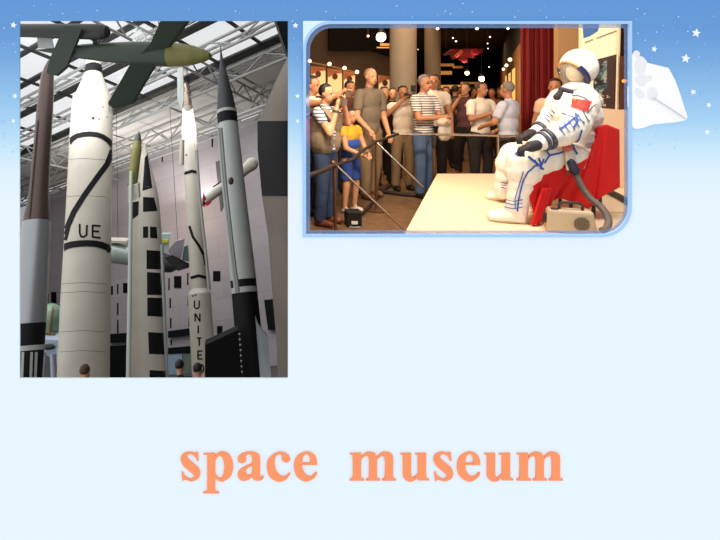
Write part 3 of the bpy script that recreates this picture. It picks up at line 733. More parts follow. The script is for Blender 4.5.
    for sg, (e, w_) in ((1, R), (-1, Lr)):
        p = V((sg*.105, 0, .8)); e_ = V(e); ww = V(w_)
        if sleeve <= 1: q = p.lerp(e_, sleeve); c.tube([W(p), W(q)], [.045*h, .038*h], 12)
        else: c.cap(W(p), .043*h, W(e_), .033*h); c.tube([W(e_), W(e_.lerp(ww, sleeve-1))], [.032*h, .026*h], 12)
    c.build('shirt', shirt, T, rem=.009*h, sm=2)
    # trousers
    c = MB(); c.ell(W((0, 0, .53)), (.092*h*k, .068*h*k, .065*h), ax, z0=-.8); c.ell(W((0, -.01, .48)), (.09*h, .066*h, .06*h), ax)
    for l_ in legs:
        if shorts: c.tube([W(l_[0]), W(V(l_[0]).lerp(V(l_[1]), .8))], [.064*h, .056*h], 14)
        else: c.cap(W(l_[0]), .062*h, W(l_[1]), .046*h); c.tube([W(l_[1]), W((l_[2][0], l_[2][1], .035))], [.046*h, .04*h], 14)
    c.build('trousers' if not shorts else 'shorts', pants, T, rem=.009*h, sm=2)
    # hair
    c = MB()
    def hfn(x, y, z_):
        if y > .35 and z_ < .35: return x*.9, y*.45, z_
        return x, y, z_
    if hair != 's':
        c.ell(hd((0, -.01, .022)), (.049*h, .054*h, .054*h), (hs, hf, z), 18, fn=hfn, z0=-.7)
        if long_hair: c.ell(hd((0, -.03, -.02)), (.048*h, .03*h, .06*h), (hs, hf, z), 14)
        c.build('hair', hairm[hair], T)
    else:
        c.ell(hd((0, -.012, .02)), (.0465*h, .051*h, .05*h), (hs, hf, z), 18, fn=hfn, z0=-.5); c.build('hair', hairm['s'], T)
    for q in (-1, 1):
        MB().ell(hd((q*.018, .045, .003)), (.007*h, .005*h, .004*h), (hs, hf, z), 8).build('eye', mat('eye_dark', (30, 20, 18), .3), T)
    MB().ell(hd((0, .046, -.036)), (.014*h, .006*h, .004*h), (hs, hf, z), 8).build('mouth', mat('lip', (140, 70, 60), .5), T)
    sm_ = mat('shoe_%d_%d_%d' % shoe, shoe, .5)
    for l_ in legs:
        MB().ell(W((l_[2][0], l_[2][1]+.035, .022)), (.03*h, .078*h, .03*h), ax, 14, z0=-.72).build('shoe', sm_, T)
    return T, W, ax

# ================================================================= ROOM 2 : exhibition hall with the space suit
carpet = mat('carpet_brown', (112, 82, 54), .95, var=.25, scale=9, bump=.3)
def X(u, Y): return (u-PX)/F*Y
MB().slab([V((X(296, 3.52), 3.52, 0)), V((X(296, 62), 62, 0)), V((36, 62, 0)), V((7.5, 12, 0)), V((6.2, 3.52, 0))], (0, 0, -.1)).build('floor', carpet, kind='structure')
MB().slab([V((X(296, 3.52), 3.52, 4.4)), V((X(296, 62), 62, 4.4)), V((36, 62, 4.4)), V((7.5, 12, 4.4)), V((6.2, 3.52, 4.4))], (0, 0, .1)).build('ceiling_low', mat('ceiling_black', (22, 18, 16), .8), kind='structure')
MB().slab([V((X(298, 13), 13, 0)), V((X(405, 13), 13, 0)), V((X(405, 13), 13, 4.4)), V((X(298, 13), 13, 4.4))], (0, .2, 0)).build('wall_left', mat('wall_dark_brown', (70, 50, 32), .8, var=.1, scale=1), kind='structure')
MB().slab([V((7, 60, 0)), V((34, 60, 0)), V((34, 60, 4.4)), V((7, 60, 4.4))], (0, .2, 0)).build('wall_far', mat('wall_far_brown', (70, 42, 24), .8), kind='structure')
cw = lambda Y: 8.92+.494*(Y-16)
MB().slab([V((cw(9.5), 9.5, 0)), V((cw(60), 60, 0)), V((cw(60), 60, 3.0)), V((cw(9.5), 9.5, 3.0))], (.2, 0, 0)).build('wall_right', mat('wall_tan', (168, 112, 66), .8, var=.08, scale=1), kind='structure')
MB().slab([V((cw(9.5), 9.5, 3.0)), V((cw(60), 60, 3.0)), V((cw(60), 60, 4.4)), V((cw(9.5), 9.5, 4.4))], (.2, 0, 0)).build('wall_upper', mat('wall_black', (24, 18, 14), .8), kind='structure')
MB().slab([V((6.2, 3.5, 0)), V((7.5, 12, 0)), V((7.5, 12, 4.4)), V((6.2, 3.5, 4.4))], (.2, 0, 0)).build('wall_side', mat('wall_side', (90, 60, 44), .8), kind='structure')
# two round columns
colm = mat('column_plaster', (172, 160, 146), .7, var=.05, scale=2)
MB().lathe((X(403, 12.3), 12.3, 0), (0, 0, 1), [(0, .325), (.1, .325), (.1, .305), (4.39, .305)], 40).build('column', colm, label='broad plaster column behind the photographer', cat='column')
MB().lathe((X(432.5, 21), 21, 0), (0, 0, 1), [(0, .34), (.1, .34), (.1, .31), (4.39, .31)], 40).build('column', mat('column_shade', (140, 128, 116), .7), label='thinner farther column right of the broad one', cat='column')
# tan upright panel and dark red curtain at the right
MB().box((X(573, 7.6), 7.6, 2.2), (.5, .1, 4.38)).build('tan_panel', mat('tan_board', (196, 148, 98), .7), label='tall tan panel between the curtain and the banner', cat='panel')
mb = MB(); n = 90; vs = []
for i in range(n+1):
    u = 524+(560-524)*i/n; yy = 8.3+.07*math.sin(i*.9)+.03*math.sin(i*2.3)
    x = X(524, 8.3)+(X(560, 8.3)-X(524, 8.3))*i/n
    for z in (0.01, 1.5, 3.2, 4.38): vs.append(V((x+.015*math.sin(z*3+i), yy, z)))
mb.add(vs, [(i*4+j, (i+1)*4+j, (i+1)*4+j+1, i*4+j+1) for i in range(n) for j in range(3)])
cur = mb.build('curtain', mat('curtain_red', (132, 16, 18), .85), label='dark red pleated curtain hanging beside the tan panel', cat='curtain')
cur.modifiers.new('s', 'SOLIDIFY').thickness = .012
# platform
pz = .45
pf = [V((X(403, 3.95), 3.75, 0)), G(437, 173.5, pz), V((5.5, 6.87, 0)), V((5.3, 3.75, 0))]
pf = [V((p.x, p.y, 0)) for p in pf]; pf[0] = V((X(402.5, 3.75)+.02, 3.6, 0))
gl = G(437, 173.5, pz); g2 = G(408, 226, pz); dl = (g2-gl).normalized(); tt = (3.6-gl.y)/dl.y; fl = gl+dl*tt
pf = [V((fl.x, 3.6, 0)), V((gl.x, gl.y, 0)), V((5.4, gl.y, 0)), V((5.4, 3.6, 0))]
MB().slab(pf, (0, 0, pz)).build('platform', mat('platform_cream', (236, 212, 178), .6, var=.02, scale=2), label='low cream display platform under the seated space suit', cat='platform', base=pf[0], bev=.01)
pt = MB()
# banner boards
T = thing('banner', 'tall cream banner with a nebula picture behind the space suit', 'banner', V((X(602, 6.3), 6.3, pz)))
def bn(u, v, d=6.3, dy=0): return P(u, v, d+(602-u)*.004+dy)
MB().slab([bn(581.5, 10), bn(621, 10), bn(617, 181), bn(581, 181)], (0, .05, 0)).build('board', mat('banner_cream', (250, 236, 196), .6), T)
def neb():
    m = bpy.data.materials.new('nebula_print'); m.use_nodes = True; nt = m.node_tree; b = nt.nodes['Principled BSDF']
    tc = nt.nodes.new('ShaderNodeTexCoord'); n = nt.nodes.new('ShaderNodeTexNoise'); n.inputs['Scale'].default_value = 5; n.inputs['Detail'].default_value = 7; n.inputs['Distortion'].default_value = 1.2
    mp = nt.nodes.new('ShaderNodeMapping'); mp.inputs['Rotation'].default_value = (0, .8, 0); mp.inputs['Scale'].default_value = (1, 1, 2)
    r = nt.nodes.new('ShaderNodeValToRGB'); e = r.color_ramp.elements
    st = [(.40, (50, 28, 22)), (.48, (46, 66, 76)), (.54, (96, 120, 118)), (.60, (190, 190, 160)), (.68, (70, 100, 110))]
    while len(e) < len(st): e.new(.5)
    for q, (p, c) in zip(e, st): q.position = p
    for q, (p, c) in zip(e, st): q.color = (lin(c[0]), lin(c[1]), lin(c[2]), 1)
    nt.links.new(tc.outputs['Object'], mp.inputs[0]); nt.links.new(mp.outputs[0], n.inputs['Vector']); nt.links.new(n.outputs['Fac'], r.inputs[0]); nt.links.new(r.outputs[0], b.inputs['Base Color'])
    return m
MB().slab([bn(595, 60, dy=-.01), bn(618, 54, dy=-.01), bn(615, 109, dy=-.01), bn(593, 107, dy=-.01)], (0, .01, 0)).build('nebula_picture', mat('space_brown', (62, 34, 26), .6), T)
MB().slab([P(bnv[0], bnv[1], 6.27) for bnv in [(595.5, 72), (606, 60), (617, 55), (616, 74), (608, 85), (602, 95), (595, 92)]], (0, .01, 0)).build('nebula', neb(), T)
mb = MB()
for i in range(26): mb.box(P(random.uniform(596, 614), random.uniform(94, 106), 6.26), (.012, .01, .012))
mb.build('printed_stars', mat('cream_dot', (230, 210, 180), .7), T)
MB().slab([bn(582.5, 20, dy=-.01), bn(600, 20, dy=-.01), bn(598, 31, dy=-.01), bn(590, 36, dy=-.01), bn(584, 38, dy=-.01)], (0, .01, 0)).build('blue_print', mat('banner_blue', (60, 98, 160), .6), T)
mb = MB()
for i in range(11):
    u = 586+i*2.9
    if i in (3,): continue
    mb.box(bn(u, 42-(u-586)*.37, dy=-.012), (.026, .01, .012), (V((1, 0, .35)).normalized(), V((0, 1, 0)), V((-.35, 0, 1)).normalized()))
mb.build('print_line', mat('print_grey', (150, 140, 126), .7), T)
MB().tube([bn(619, 8, dy=-.05), bn(614.5, 180, dy=-.05)], .012, 8).build('edge_pole', mat('pole_cream', (236, 214, 180), .5), T)
T = thing('display_board', 'plain pinkish cream board behind the red draped chair', 'board', V((X(615, 5.9), 5.9, pz)))
MB().slab([P(593, 109, 5.9), P(634, 110, 5.9), P(634, 187.5, 5.9), P(593, 187.5, 5.9)], (0, .04, 0)).build('board', mat('board_cream', (236, 196, 160), .7), T)
MB().slab([P(622, 56, 6.1), P(634, 56, 6.1), P(634, 109, 6.1), P(621, 109, 6.1)], (0, .04, 0)).build('dark_panel', mat('dark_maroon', (84, 44, 30), .6), T)
MB().ell(P(624.5, 81, 6.02), (.03, .02, .02)).build('small_lamp', mat('amber_glow', (255, 150, 60), .5, emit=(255, 140, 50, 1.2)), T)
MB().tube([G(608, 191, pz+.03), G(618, 196, pz+.03), G(634, 205, pz+.03)], .03, 10).build('floor_cable', mat('cable_black', (26, 22, 22), .6), label='thick black cable lying on the platform by the back board', cat='cable', base=G(608, 191, pz))
# platform joint line
MB().slab([G(556, 209.5, pz+.001), G(634, 213, pz+.001), G(634, 213.6, pz+.001), G(556, 210, pz+.001)], (0, 0, .002)).build('trim_%d' % tn, mat('joint_line', (200, 172, 132), .8), kind='structure'); tn += 1

# ---------------- the space suit
sw = mat('suit_white', (244, 237, 227), .75, bump=.9, scale=13); sb = mat('suit_blue', (40, 84, 170), .6); sd = mat('suit_black', (40, 36, 40), .7)
T = thing('space_suit', 'white space suit with blue piping and red flag patch seated on the red chair', 'space suit', P(545, 205, 4.9))
c = MB()
def puff(pts, rs, step=.035, amp=.045):
    pts = [V(p) for p in pts]
    for i in range(len(pts)-1):
        L_ = (pts[i+1]-pts[i]).length; n = max(2, int(L_/step))
        for k in range(n+1):
            t = k/n; r = rs[i]*(1-t)+rs[i+1]*t
            c.ell(pts[i].lerp(pts[i+1], t), r*(1+(amp*1.7 if k % 2 else -amp*1.7)), n=14)
def px_(n, d): return n*d/F
c.ell(P(570, 156, 4.75), (.19, .26, .17)); c.ell(P(573, 138, 4.75), (.18, .24, .2)); c.ell(P(576, 116, 4.75), (.185, .26, .2)); c.ell(P(577.5, 101, 4.78), (.155, .26, .12))
for v in (148, 140, 132, 124): c.ell(P(574+(150-v)*.08, v, 4.75), (.19, .245, .035))
c.ell(P(584, 128, 4.8), (.11, .21, .29)); c.ell(P(577, 90, 4.82), (.13, .15, .08))
# arms
SH, EL, WR = P(585, 101, 4.5), P(574, 128, 4.36), P(547, 139, 4.25)
puff([SH, EL], [.125, .112], .05, .03); puff([EL, P(561, 134, 4.3), WR], [.11, .098, .07], .045, .04)
SH2, EL2, WR2 = P(560, 99, 5.05), P(549, 119, 5.1), P(538, 131, 4.95)
puff([SH2, EL2], [.11, .09], .05, .03); puff([EL2, WR2], [.085, .06], .045, .05)
# legs
puff([P(572, 160, 4.55), P(545, 160, 4.42), P(526, 164, 4.4)], [.15, .14, .145], .06, .03)
puff([P(523, 164, 4.4), P(524, 178, 4.4)], [.15, .13], .05, .05); puff([P(523, 182, 4.38), P(516, 208, 4.36)], [.105, .085], .045, .03)
puff([P(566, 160, 5.0), P(532, 156, 5.05), P(513, 155, 5.08)], [.15, .14, .13], .06, .03)
puff([P(511, 158, 5.08), P(506, 170, 5.1)], [.125, .1], .05, .05); puff([P(505, 172, 5.1), P(502, 192, 5.12)], [.088, .075], .045, .03)
suit = c.build('suit_body', sw, T, rem=.011, sm=1)
bv = obj_bvh(suit)
mb = MB()
def pipe(pts, w=1.3, m=0): mb.strip(bv, [(x/4.5+480, y/4.5+(40 if m < 10 else 120)) for x, y in pts], w, m % 10, off=.008, step=1.2, maxgap=.08)
# upper (photo window 480,40) lines
pipe([(355, 405), (385, 385), (415, 360), (440, 340)], 2.0); pipe([(372, 330), (410, 345), (455, 365), (470, 372)], 1.0); pipe([(430, 330), (437, 370), (420, 395)], 2)
for k in range(6):
    x = 350+k*22; y = 380-k*12; pipe([(x, y), (x+14, y+26), (x+30, y+50)], .9, 1)
pipe([(418, 252), (440, 250), (470, 262), (500, 284)], 1.1, 1); pipe([(455, 405), (445, 440), (425, 470)], 1.6); pipe([(408, 460), (420, 490), (435, 515)], 2.2); pipe([(400, 480), (425, 478)], 1.6)
pipe([(480, 330), (505, 300), (520, 290)], .8, 1)
for k in range(4): pipe([(318-k*9, 310+k*14), (330-k*9, 322+k*14), (340-k*9, 330+k*14)], 1.0)
def lo(pts, w=1.3, m=0): mb.strip(bv, [(x/4.5+480, y/4.5+120) for x, y in pts], w, m, off=.008, step=1.2, maxgap=.08)
lo([(292, 120), (300, 145), (312, 160), (350, 152), (388, 140)], 1.7); lo([(312, 160), (300, 175), (288, 195)], 1.7); lo([(372, 130), (390, 150)], 2)
lo([(215, 165), (240, 185), (265, 205), (285, 222)], 2.2); lo([(262, 172), (272, 195), (270, 222)], 2.4); lo([(285, 175), (275, 205)], 1.6); lo([(245, 180), (255, 210)], 1.5)
lo([(248, 205), (215, 235), (195, 270), (182, 320), (172, 370), (168, 410)], 1.6); lo([(160, 150), (172, 160)], 2.4); lo([(165, 128), (175, 135)], 2)
for y in (356, 372, 390): lo([(110, y), (150, y+10), (190, y+2)], .8)
for y in (278, 290, 302): lo([(95, y), (110, y+5), (126, y+3)], .8)
lo([(195, 230), (175, 300), (160, 350), (158, 400)], .9)
suit.data.materials.append(sb); suit.data.materials.append(mat('piping_dark', (60, 64, 96), .6)); mb.m = [x+1 for x in mb.m]; join_raw(suit, mb, None)
mb = MB(); mb.patch(bv, [(573.5, 98.8), (590.8, 101.5), (587.5, 111.5), (571.5, 107.5)], 10, 8, 0, off=.012)
fl_ = mb.build('flag_patch', mat('flag_red', (232, 40, 24), .6), T)
mb = MB()
for u, v, r in ((575.8, 101.6, 1.1), (578.4, 100.6, .4), (579.2, 102, .4), (579, 103.6, .4), (578, 104.6, .4)):
    h = bv.ray_cast(CAM, ray(u, v).normalized())
    if h[0]:
        nr = h[1] if h[1].dot(ray(u, v)) < 0 else -h[1]; x_ = V((0, 0, 1)).cross(nr).normalized(); y_ = nr.cross(x_)
        c0 = h[0]+nr*.016
        mb.add([c0+(x_*math.sin(math.radians(36*i))+y_*math.cos(math.radians(36*i)))*(r if i % 2 == 0 else r*.4)*4.4/F for i in range(10)], [tuple(range(10))], 0, False)
mb.build('flag_star', mat('flag_yellow', (250, 210, 60), .6), fl_)
# cuffs
def ring(p, d, r, w_, m, nm, n=24):
    d = V(d).normalized(); MB().lathe(V(p)-d*w_/2, d, [(0, r*.96), (w_*.1, r*1.05), (w_*.5, r*1.07), (w_*.9, r*1.05), (w_, r*.96)], n).build(nm, m, T)
cuffm = mat('cuff_check', (70, 72, 90), .5, var=.8, scale=60)
d_ = P(527, 147, 4.25)-P(556, 135, 4.28); ring(P(548, 139, 4.25), d_, .086, .035, cuffm, 'cuff'); ring(P(543, 141, 4.25), d_, .08, .03, cuffm, 'cuff')
d2 = P(524, 137, 4.95)-P(545, 125, 5.0); ring(P(540, 129, 4.96), d2, .075, .035, cuffm, 'cuff')
c = MB(); c.cap(P(543, 141, 4.25), .072, P(533, 146, 4.22), .055); c.build('gauntlet', sw, T); MB().cap(P(539, 131, 4.95), .062, P(530, 135, 4.92), .05).build('gauntlet', sw, T)
def glove(w0, d, up, side, L_):
    m = MB(); d = d.normalized(); m.ell(w0+d*.035, (.05, .045, .032), (d, side, up), 14)
    for k in range(4):
        a = w0+d*.065+side*((k-1.5)*.024); ln = (.07, .08, .075, .06)[k]
        m.tube([a, a+d*ln*.45+up*.006, a+d*ln*.75-up*.02, a+d*ln*.8-up*.055], [.0135, .0125, .0115, .009], 8)
    a = w0+d*.02+side*-.045; m.tube([a, a+d*.03-side*.028, a+d*.07-side*.03-up*.02], [.015, .014, .011], 8)
    m.cap(w0-d*.03, .046, w0+d*.02, .045)
    m.build('glove', sd, T)
glove(P(533, 146, 4.2), V((-1, -.1, -.25)), V((-.2, 0, 1)).normalized(), V((-.1, -1, 0)).normalized(), .1)
glove(P(529, 134.5, 4.9), V((-1, -.15, -.3)), V((-.25, 0, 1)).normalized(), V((-.1, -1, 0)).normalized(), .1)
# boots
def boot(heel, toe, r, ank):
    m = MB(); heel, toe, ank = V(heel), V(toe), V(ank); d = (toe-heel); L_ = d.length; d.normalize(); s_ = V((-d.y, d.x, 0)).normalized(); z = V((0, 0, 1))
    for k in range(9):
        t = k/8; q = heel.lerp(toe, t*.86+.05); hgt_ = r*(1.0-.42*t); m.ell(V((q.x, q.y, heel.z+hgt_*.62)), (L_*.14, r*(.8+.22*math.sin(t*3)), hgt_*.85), (d, s_, z), 14, z0=-.73)
    m.cap(heel+d*.06+z*r, r*.95, ank, r*.95)
    o = m.build('boot', sw, T, rem=.01, sm=2)
    MB().ell(heel.lerp(toe, .5)+z*.012, (L_*.53, r*.95, .016), (d, s_, z), 24).build('sole', mat('sole_cream', (214, 196, 170), .7), o)
boot(G(524, 223, pz), G(488.5, 219.5, pz), .095, P(517, 207, 4.36)); boot(G(510, 201, pz), G(487.5, 198.5, pz), .085, P(502.5, 189, 5.12))
# helmet
HC = P(578.5, 67.5, 4.83); hr = .148; od = V((-.74, -.12, -.66)).normalized()
hx, hy = frame_of(od)
m = MB(); n = 36; k = 22; th0 = math.radians(60); vs = []
for i in range(k+1):
    t = th0+(math.pi-th0)*i/k
    for j in range(n):
        a = 2*math.pi*j/n; q = od*math.cos(t)+(hx*math.cos(a)+hy*math.sin(a))*math.sin(t); vs.append(HC+V((q.x*hr, q.y*hr, q.z*hr*1.1)))
m.add(vs, [(i*n+j, i*n+(j+1) % n, (i+1)*n+(j+1) % n, (i+1)*n+j) for i in range(k) for j in range(n)])
o = m.build('helmet_shell', sw, T); md = o.modifiers.new('s', 'SOLIDIFY'); md.thickness = .01
rim = []
for j in range(n+1):
    a = 2*math.pi*j/n; q = od*math.cos(th0)+(hx*math.cos(a)+hy*math.sin(a))*math.sin(th0); rim.append(HC+V((q.x*hr, q.y*hr, q.z*hr*1.1))*1.01)
up_r = [p for p in rim]
def part_ring(cond, r, mt, nm):
    seg = []; best = []
    for p in rim+rim:
        if cond(p): seg.append(p)
        else:
            if len(seg) > len(best): best = seg
            seg = []
    if len(seg) > len(best): best = seg
    MB().tube(best[:n+1], r, 10).build(nm, mt, T)
part_ring(lambda p: p.z > HC.z-.01, .015, mat('rim_tan', (206, 160, 110), .5), 'upper_rim')
part_ring(lambda p: p.z <= HC.z+.01, .026, mat('rim_navy', (42, 42, 92), .5, var=.5, scale=40), 'lower_rim')
# liner and visor
m = MB(); vs = []; k2 = 10
for i in range(k2+1):
    t = th0*.98*i/k2
    for j in range(n):
        a = 2*math.pi*j/n; q = od*(math.cos(t)*1.5-.25)+(hx*math.cos(a)+hy*math.sin(a))*math.sin(t); vs.append(HC+V((q.x, q.y, q.z*1.1))*hr*.97)
m.add(vs, [(i*n+j, (i+1)*n+j, (i+1)*n+(j+1) % n, i*n+(j+1) % n) for i in range(k2) for j in range(n)])
m.build('visor', glass('visor_glass', (226, 214, 190), .3, .1), T)
m = MB(); vs = []
for i in range(19):
    t = th0+(math.pi-th0)*i/18
    for j in range(n):
        a = 2*math.pi*j/n; q = od*math.cos(t)+(hx*math.cos(a)+hy*math.sin(a))*math.sin(t); vs.append(HC+V((q.x, q.y, q.z*1.1))*hr*.9)
m.add(vs, [(i*n+j, i*n+(j+1) % n, (i+1)*n+(j+1) % n, (i+1)*n+j) for i in range(18) for j in range(n)])
m.build('liner', mat('liner_beige', (190, 164, 124), .8, var=.3, scale=16), T)
MB().ell(HC+od*.03+V((0, 0, -.02)), (.085, .085, .1), n=18).build('cap', mat('cap_cream', (228, 210, 178), .7), T)
MB().tube([P(569, 90, 4.55), P(576, 88.5, 4.52), P(584, 87, 4.52)], .02, 10).build('neck_ring', mat('neck_tan', (226, 208, 182), .6), T)
MB().cap(P(561, 89, 4.6), .022, P(571, 91.5, 4.5), .02).build('neck_strap', mat('strap_navy', (44, 40, 66), .6), T)
MB().cap(P(561, 91, 4.6), .024, P(557, 97, 4.52), .03).build('air_fitting', sd, T)
MB().tube([P(566, 152, 4.33), P(568, 160, 4.28), P(568.3, 170, 4.28)], .016, 10).build('tube', mat('tube_white', (232, 214, 190), .6), T)
MB().tube([P(568.3, 170, 4.28), P(568.3, 175.5, 4.28)], .011, 8).build('tube_tip', mat('tip_brown', (120, 60, 50), .6), T)
MB().ell(P(567.5, 148, 4.3), (.045, .03, .03)).build('valve', mat('valve_red', (190, 90, 70), .5), T)

# red draped chair
RD = mat('drape_red', (206, 10, 12), .85, bump=.3, scale=7)
CH = thing('draped_chair', 'armless chair covered by bright red cloth under the space suit', 'chair', P(575, 200, 4.8))
c = MB(); zs = P(570, 168, 4.7).z
def rb(a, b, r, mb_): mb_.cap(a, r, b, r, 12)
c.box((P(572, 170, 4.46).x+.02, 4.83, zs-.03), (.3, .72, .1)); c.box((P(609, 160, 4.47).x, 4.85, P(609, 158, 4.47).z), (.12, .72, .52), (V((.99, 0, .1)), V((0, 1, 0)), V((-.1, 0, .99))))
c.ell((P(608, 128, 4.47).x, 4.85, P(608, 128.5, 4.47).z), (.08, .36, .04)); c.ell(P(594, 150, 4.6), (.1, .12, .2)); c.box((P(592, 180, 4.46).x, 4.83, zs-.1), (.26, .64, .3))
c.build('cloth_top', RD, CH, rem=.014, sm=6)
top = [(522, 182), (531, 174), (545, 169), (560, 165), (575, 165), (588, 158), (594, 146), (599, 126), (606, 124.5), (618, 129.5)]
bot = [(525, 199), (531, 202), (536, 226), (546, 217), (549, 202), (560, 198), (574, 203), (588, 209), (600, 197), (618.5, 187)]
dep = [4.35, 4.32, 4.3, 4.32, 4.36, 4.4, 4.42, 4.44, 4.44, 4.5]
n = 120; r_ = 26; vs = []
def lerp_list(l, t):
    x = t*(len(l)-1); i = min(int(x), len(l)-2); q = x-i; a, b = l[i], l[i+1]
    return (a[0]+(b[0]-a[0])*q, a[1]+(b[1]-a[1])*q) if isinstance(a, tuple) else a+(b-a)*q
for i in range(n+1):
    t = i/n; a = lerp_list(top, t); b = lerp_list(bot, t); d = lerp_list(dep, t)
    for j in range(r_+1):
        q = j/r_; wv = (.022*math.sin(i*.27+.9*math.sin(i*.09))+.005*math.sin(i*.8+j*.1))*(.25+.75*q)
        p = P(a[0]+(b[0]-a[0])*q, a[1]+(b[1]-a[1])*q, d+wv-.02*q)
        p.z = max(p.z, pz+.012); vs.append(p)
m = MB().add(vs, [(i*(r_+1)+j, (i+1)*(r_+1)+j, (i+1)*(r_+1)+j+1, i*(r_+1)+j+1) for i in range(n) for j in range(r_)])
o = m.build('cloth_skirt', RD, CH); o.modifiers.new('s', 'SOLIDIFY').thickness = .012
# tail of cloth to the floor and front skirt
m = MB(); vs = []; n = 40
for i in range(n+1):
    t = i/n
    for j in range(19):
        q = j/18; u = 538+t*11-q*(7+t*1)+(1-q)*3; v = 188+q*(39-6*t); p = P(u, v, 4.27+.025*math.sin(i*.5+q*2)-.02*q); p.z = max(p.z, pz+.012); vs.append(p)
m.add(vs, [(i*19+j, (i+1)*19+j, (i+1)*19+j+1, i*19+j+1) for i in range(n) for j in range(18)])
o = m.build('cloth_tail', RD, CH); o.modifiers.new('s', 'SOLIDIFY').thickness = .012
m = MB(); vs = []
for i in range(61):
    t = i/60
    for j in range(11):
        q = j/10; p = P(523, 182, 4.35).lerp(P(525, 176, 5.1), t); p.z -= q*(.17+.02*math.sin(i*.7)); p.x += .02*math.sin(i*.6)*q; vs.append(p)
m.add(vs, [(i*11+j, (i+1)*11+j, (i+1)*11+j+1, i*11+j+1) for i in range(60) for j in range(10)])
o = m.build('cloth_front', RD, CH); o.modifiers.new('s', 'SOLIDIFY').thickness = .012
for u, Y in ((571, 4.62), (593.5, 4.56), (560, 5.1), (600, 5.1)):
    b = V((X(u, Y), Y, pz)); MB().tube([b, b+V((0, 0, .45))], .016, 8).build('leg', mat('chair_black', (24, 20, 20), .4), CH)
# portable ventilator case
Bx = thing('ventilator_case', 'beige portable case with black handle and round grille on the platform', 'case', V((X(573, 4.0), 4.0, pz)))
a = P(547.5, 232.5, 4.06); a.z = pz; b = P(599, 237, 3.94); b.z = pz
wd = (b-a); dw = wd.normalized(); dn = V((dw.y, -dw.x, 0)); hg = .178; dp = .15
case = mat('case_beige', (190, 172, 146), .5)
bx = MB(); A0, B0 = a, b; A1, B1 = b-dn*dp, a-dn*dp
bx.hexa([A0, B0, A1, B1], [A0+V((.01, .01, hg)), B0+V((-.03, .01, hg)), A1+V((-.03, -.01, hg)), B1+V((.01, -.01, hg))]); bx.build('shell', case, Bx, bev=.018)
mid = a.lerp(b, .47)-dn*dp*.35; zt = V((0, 0, pz+hg)); mid.z = 0
h0, h1 = mid+zt-dw*.07, mid+zt+dw*.085
MB().tube([h0, h0+V((0, 0, .035)), h0+dw*.02+V((0, 0, .055)), h1-dw*.02+V((0, 0, .055)), h1+V((0, 0, .035)), h1], .011, 10).build('handle', mat('handle_dark', (52, 34, 28), .5), Bx)
q = a.lerp(b, .16)-dn*dp*.3; q.z = pz+hg; MB().box(q, (.05, .05, .012), (dw, -dn, V((0, 0, 1)))).build('switch_plate', mat('switch_dark', (60, 40, 30), .5), Bx)
q = a.lerp(b, .67)+dn*.004; q.z = pz+.085; mb = MB()
for i in range(7):
    zz = -.045+.015*i; ww = 2*math.sqrt(max(0, .052**2-zz**2)); mb.box(q+V((0, 0, zz)), (ww, .012, .006), (dw, dn, V((0, 0, 1))))
for i in range(7):
    xx = -.045+.015*i; ww = 2*math.sqrt(max(0, .052**2-xx**2)); mb.box(q+dw*xx, (.005, .012, ww), (dw, dn, V((0, 0, 1))))
mb.build('grille', mat('grille_grey', (120, 108, 92), .5), Bx)
q = a+dn*-.08-dw*.006; q.z = pz+.1; MB().box(q, (.02, .05, .07), (dw, -dn, V((0, 0, 1)))).build('side_latch', _m['handle_dark'], Bx)
# corrugated hose
hp = [P(573, 165, 4.28), P(575, 171, 4.26), P(578, 179, 4.24), P(583, 189, 4.2), P(591, 199, 4.14), P(600, 206, 4.08), P(606, 214, 4.02), P(608.5, 221, 3.97), P(607, 227.5, 3.92), P(602, 231, 3.9)]
pts = []; 
for i in range(len(hp)-1):
    p0, p1, p2, p3 = hp[max(i-1, 0)], hp[i], hp[i+1], hp[min(i+2, len(hp)-1)]
    for k in range(16):
        t = k/16; pts.append(.5*((2*p1)+(p2-p0)*t+(2*p0-5*p1+4*p2-p3)*t*t+(3*p1-p0-3*p2+p3)*t**3))
for p in pts: p.z = max(p.z, pz+.03)
MB().tube(pts, [.026 if i % 3 else .019 for i in range(len(pts))], 12).build('hose', mat('hose_grey', (108, 98, 92), .6), label='ribbed grey hose curving from the suit down to the platform', cat='hose', base=P(602, 231, 3.9))
mb = MB().cap(P(571, 163, 4.27), .034, P(575, 171, 4.25), .036); mb.build('hose_coupling', mat('coupling_navy', (34, 34, 60), .5), T)

# ---------------- barrier
chrome = mat('chrome', (205, 190, 170), .22, .9); bronze = mat('post_bronze', (120, 86, 60), .35, .7); beltm = mat('belt_dark', (44, 30, 26), .7)
BR = thing('barrier_rail', 'chrome barrier rail with thin posts behind the platform', 'barrier', V((X(433, 7.12), 7.12, 0)), 'crowd barriers')
zr = P(450, 135, 7.0).z
MB().tube([P(398, 134, 7.12), P(460, 135, 7.12), P(530, 136.5, 7.12)], .017, 8).build('rail', chrome, BR)
for u, m_ in ((434, bronze), (498, chrome)):
    b = V((X(u, 7.12), 7.12, 0)); MB().tube([b, b+V((0, 0, zr))], .02, 10).build('post', m_, BR); MB().lathe(b, (0, 0, 1), [(0, .12), (.02, .11), (.03, .03)], 24).build('base', bronze, BR)
MB().cap(P(434, 137, 7.1), .035, P(434, 146, 7.1), .03).build('clamp', beltm, BR)
B2 = thing('barrier_post', 'bronze barrier post with slanting chrome rod at the left front', 'barrier', V((X(336, 5.62), 5.62, 0)), 'crowd barriers')
tz = P(334, 165, 5.62); b = V((X(335.5, 5.62), 5.62, 0)); MB().tube([b, tz], .018, 10).build('post', bronze, B2); MB().lathe(b, (0, 0, 1), [(0, .13), (.015, .13), (.03, .03)], 24).build('base', bronze, B2)
MB().cap(P(333, 163, 5.6), .03, P(336, 166, 5.6), .025).build('clamp', bronze, B2)
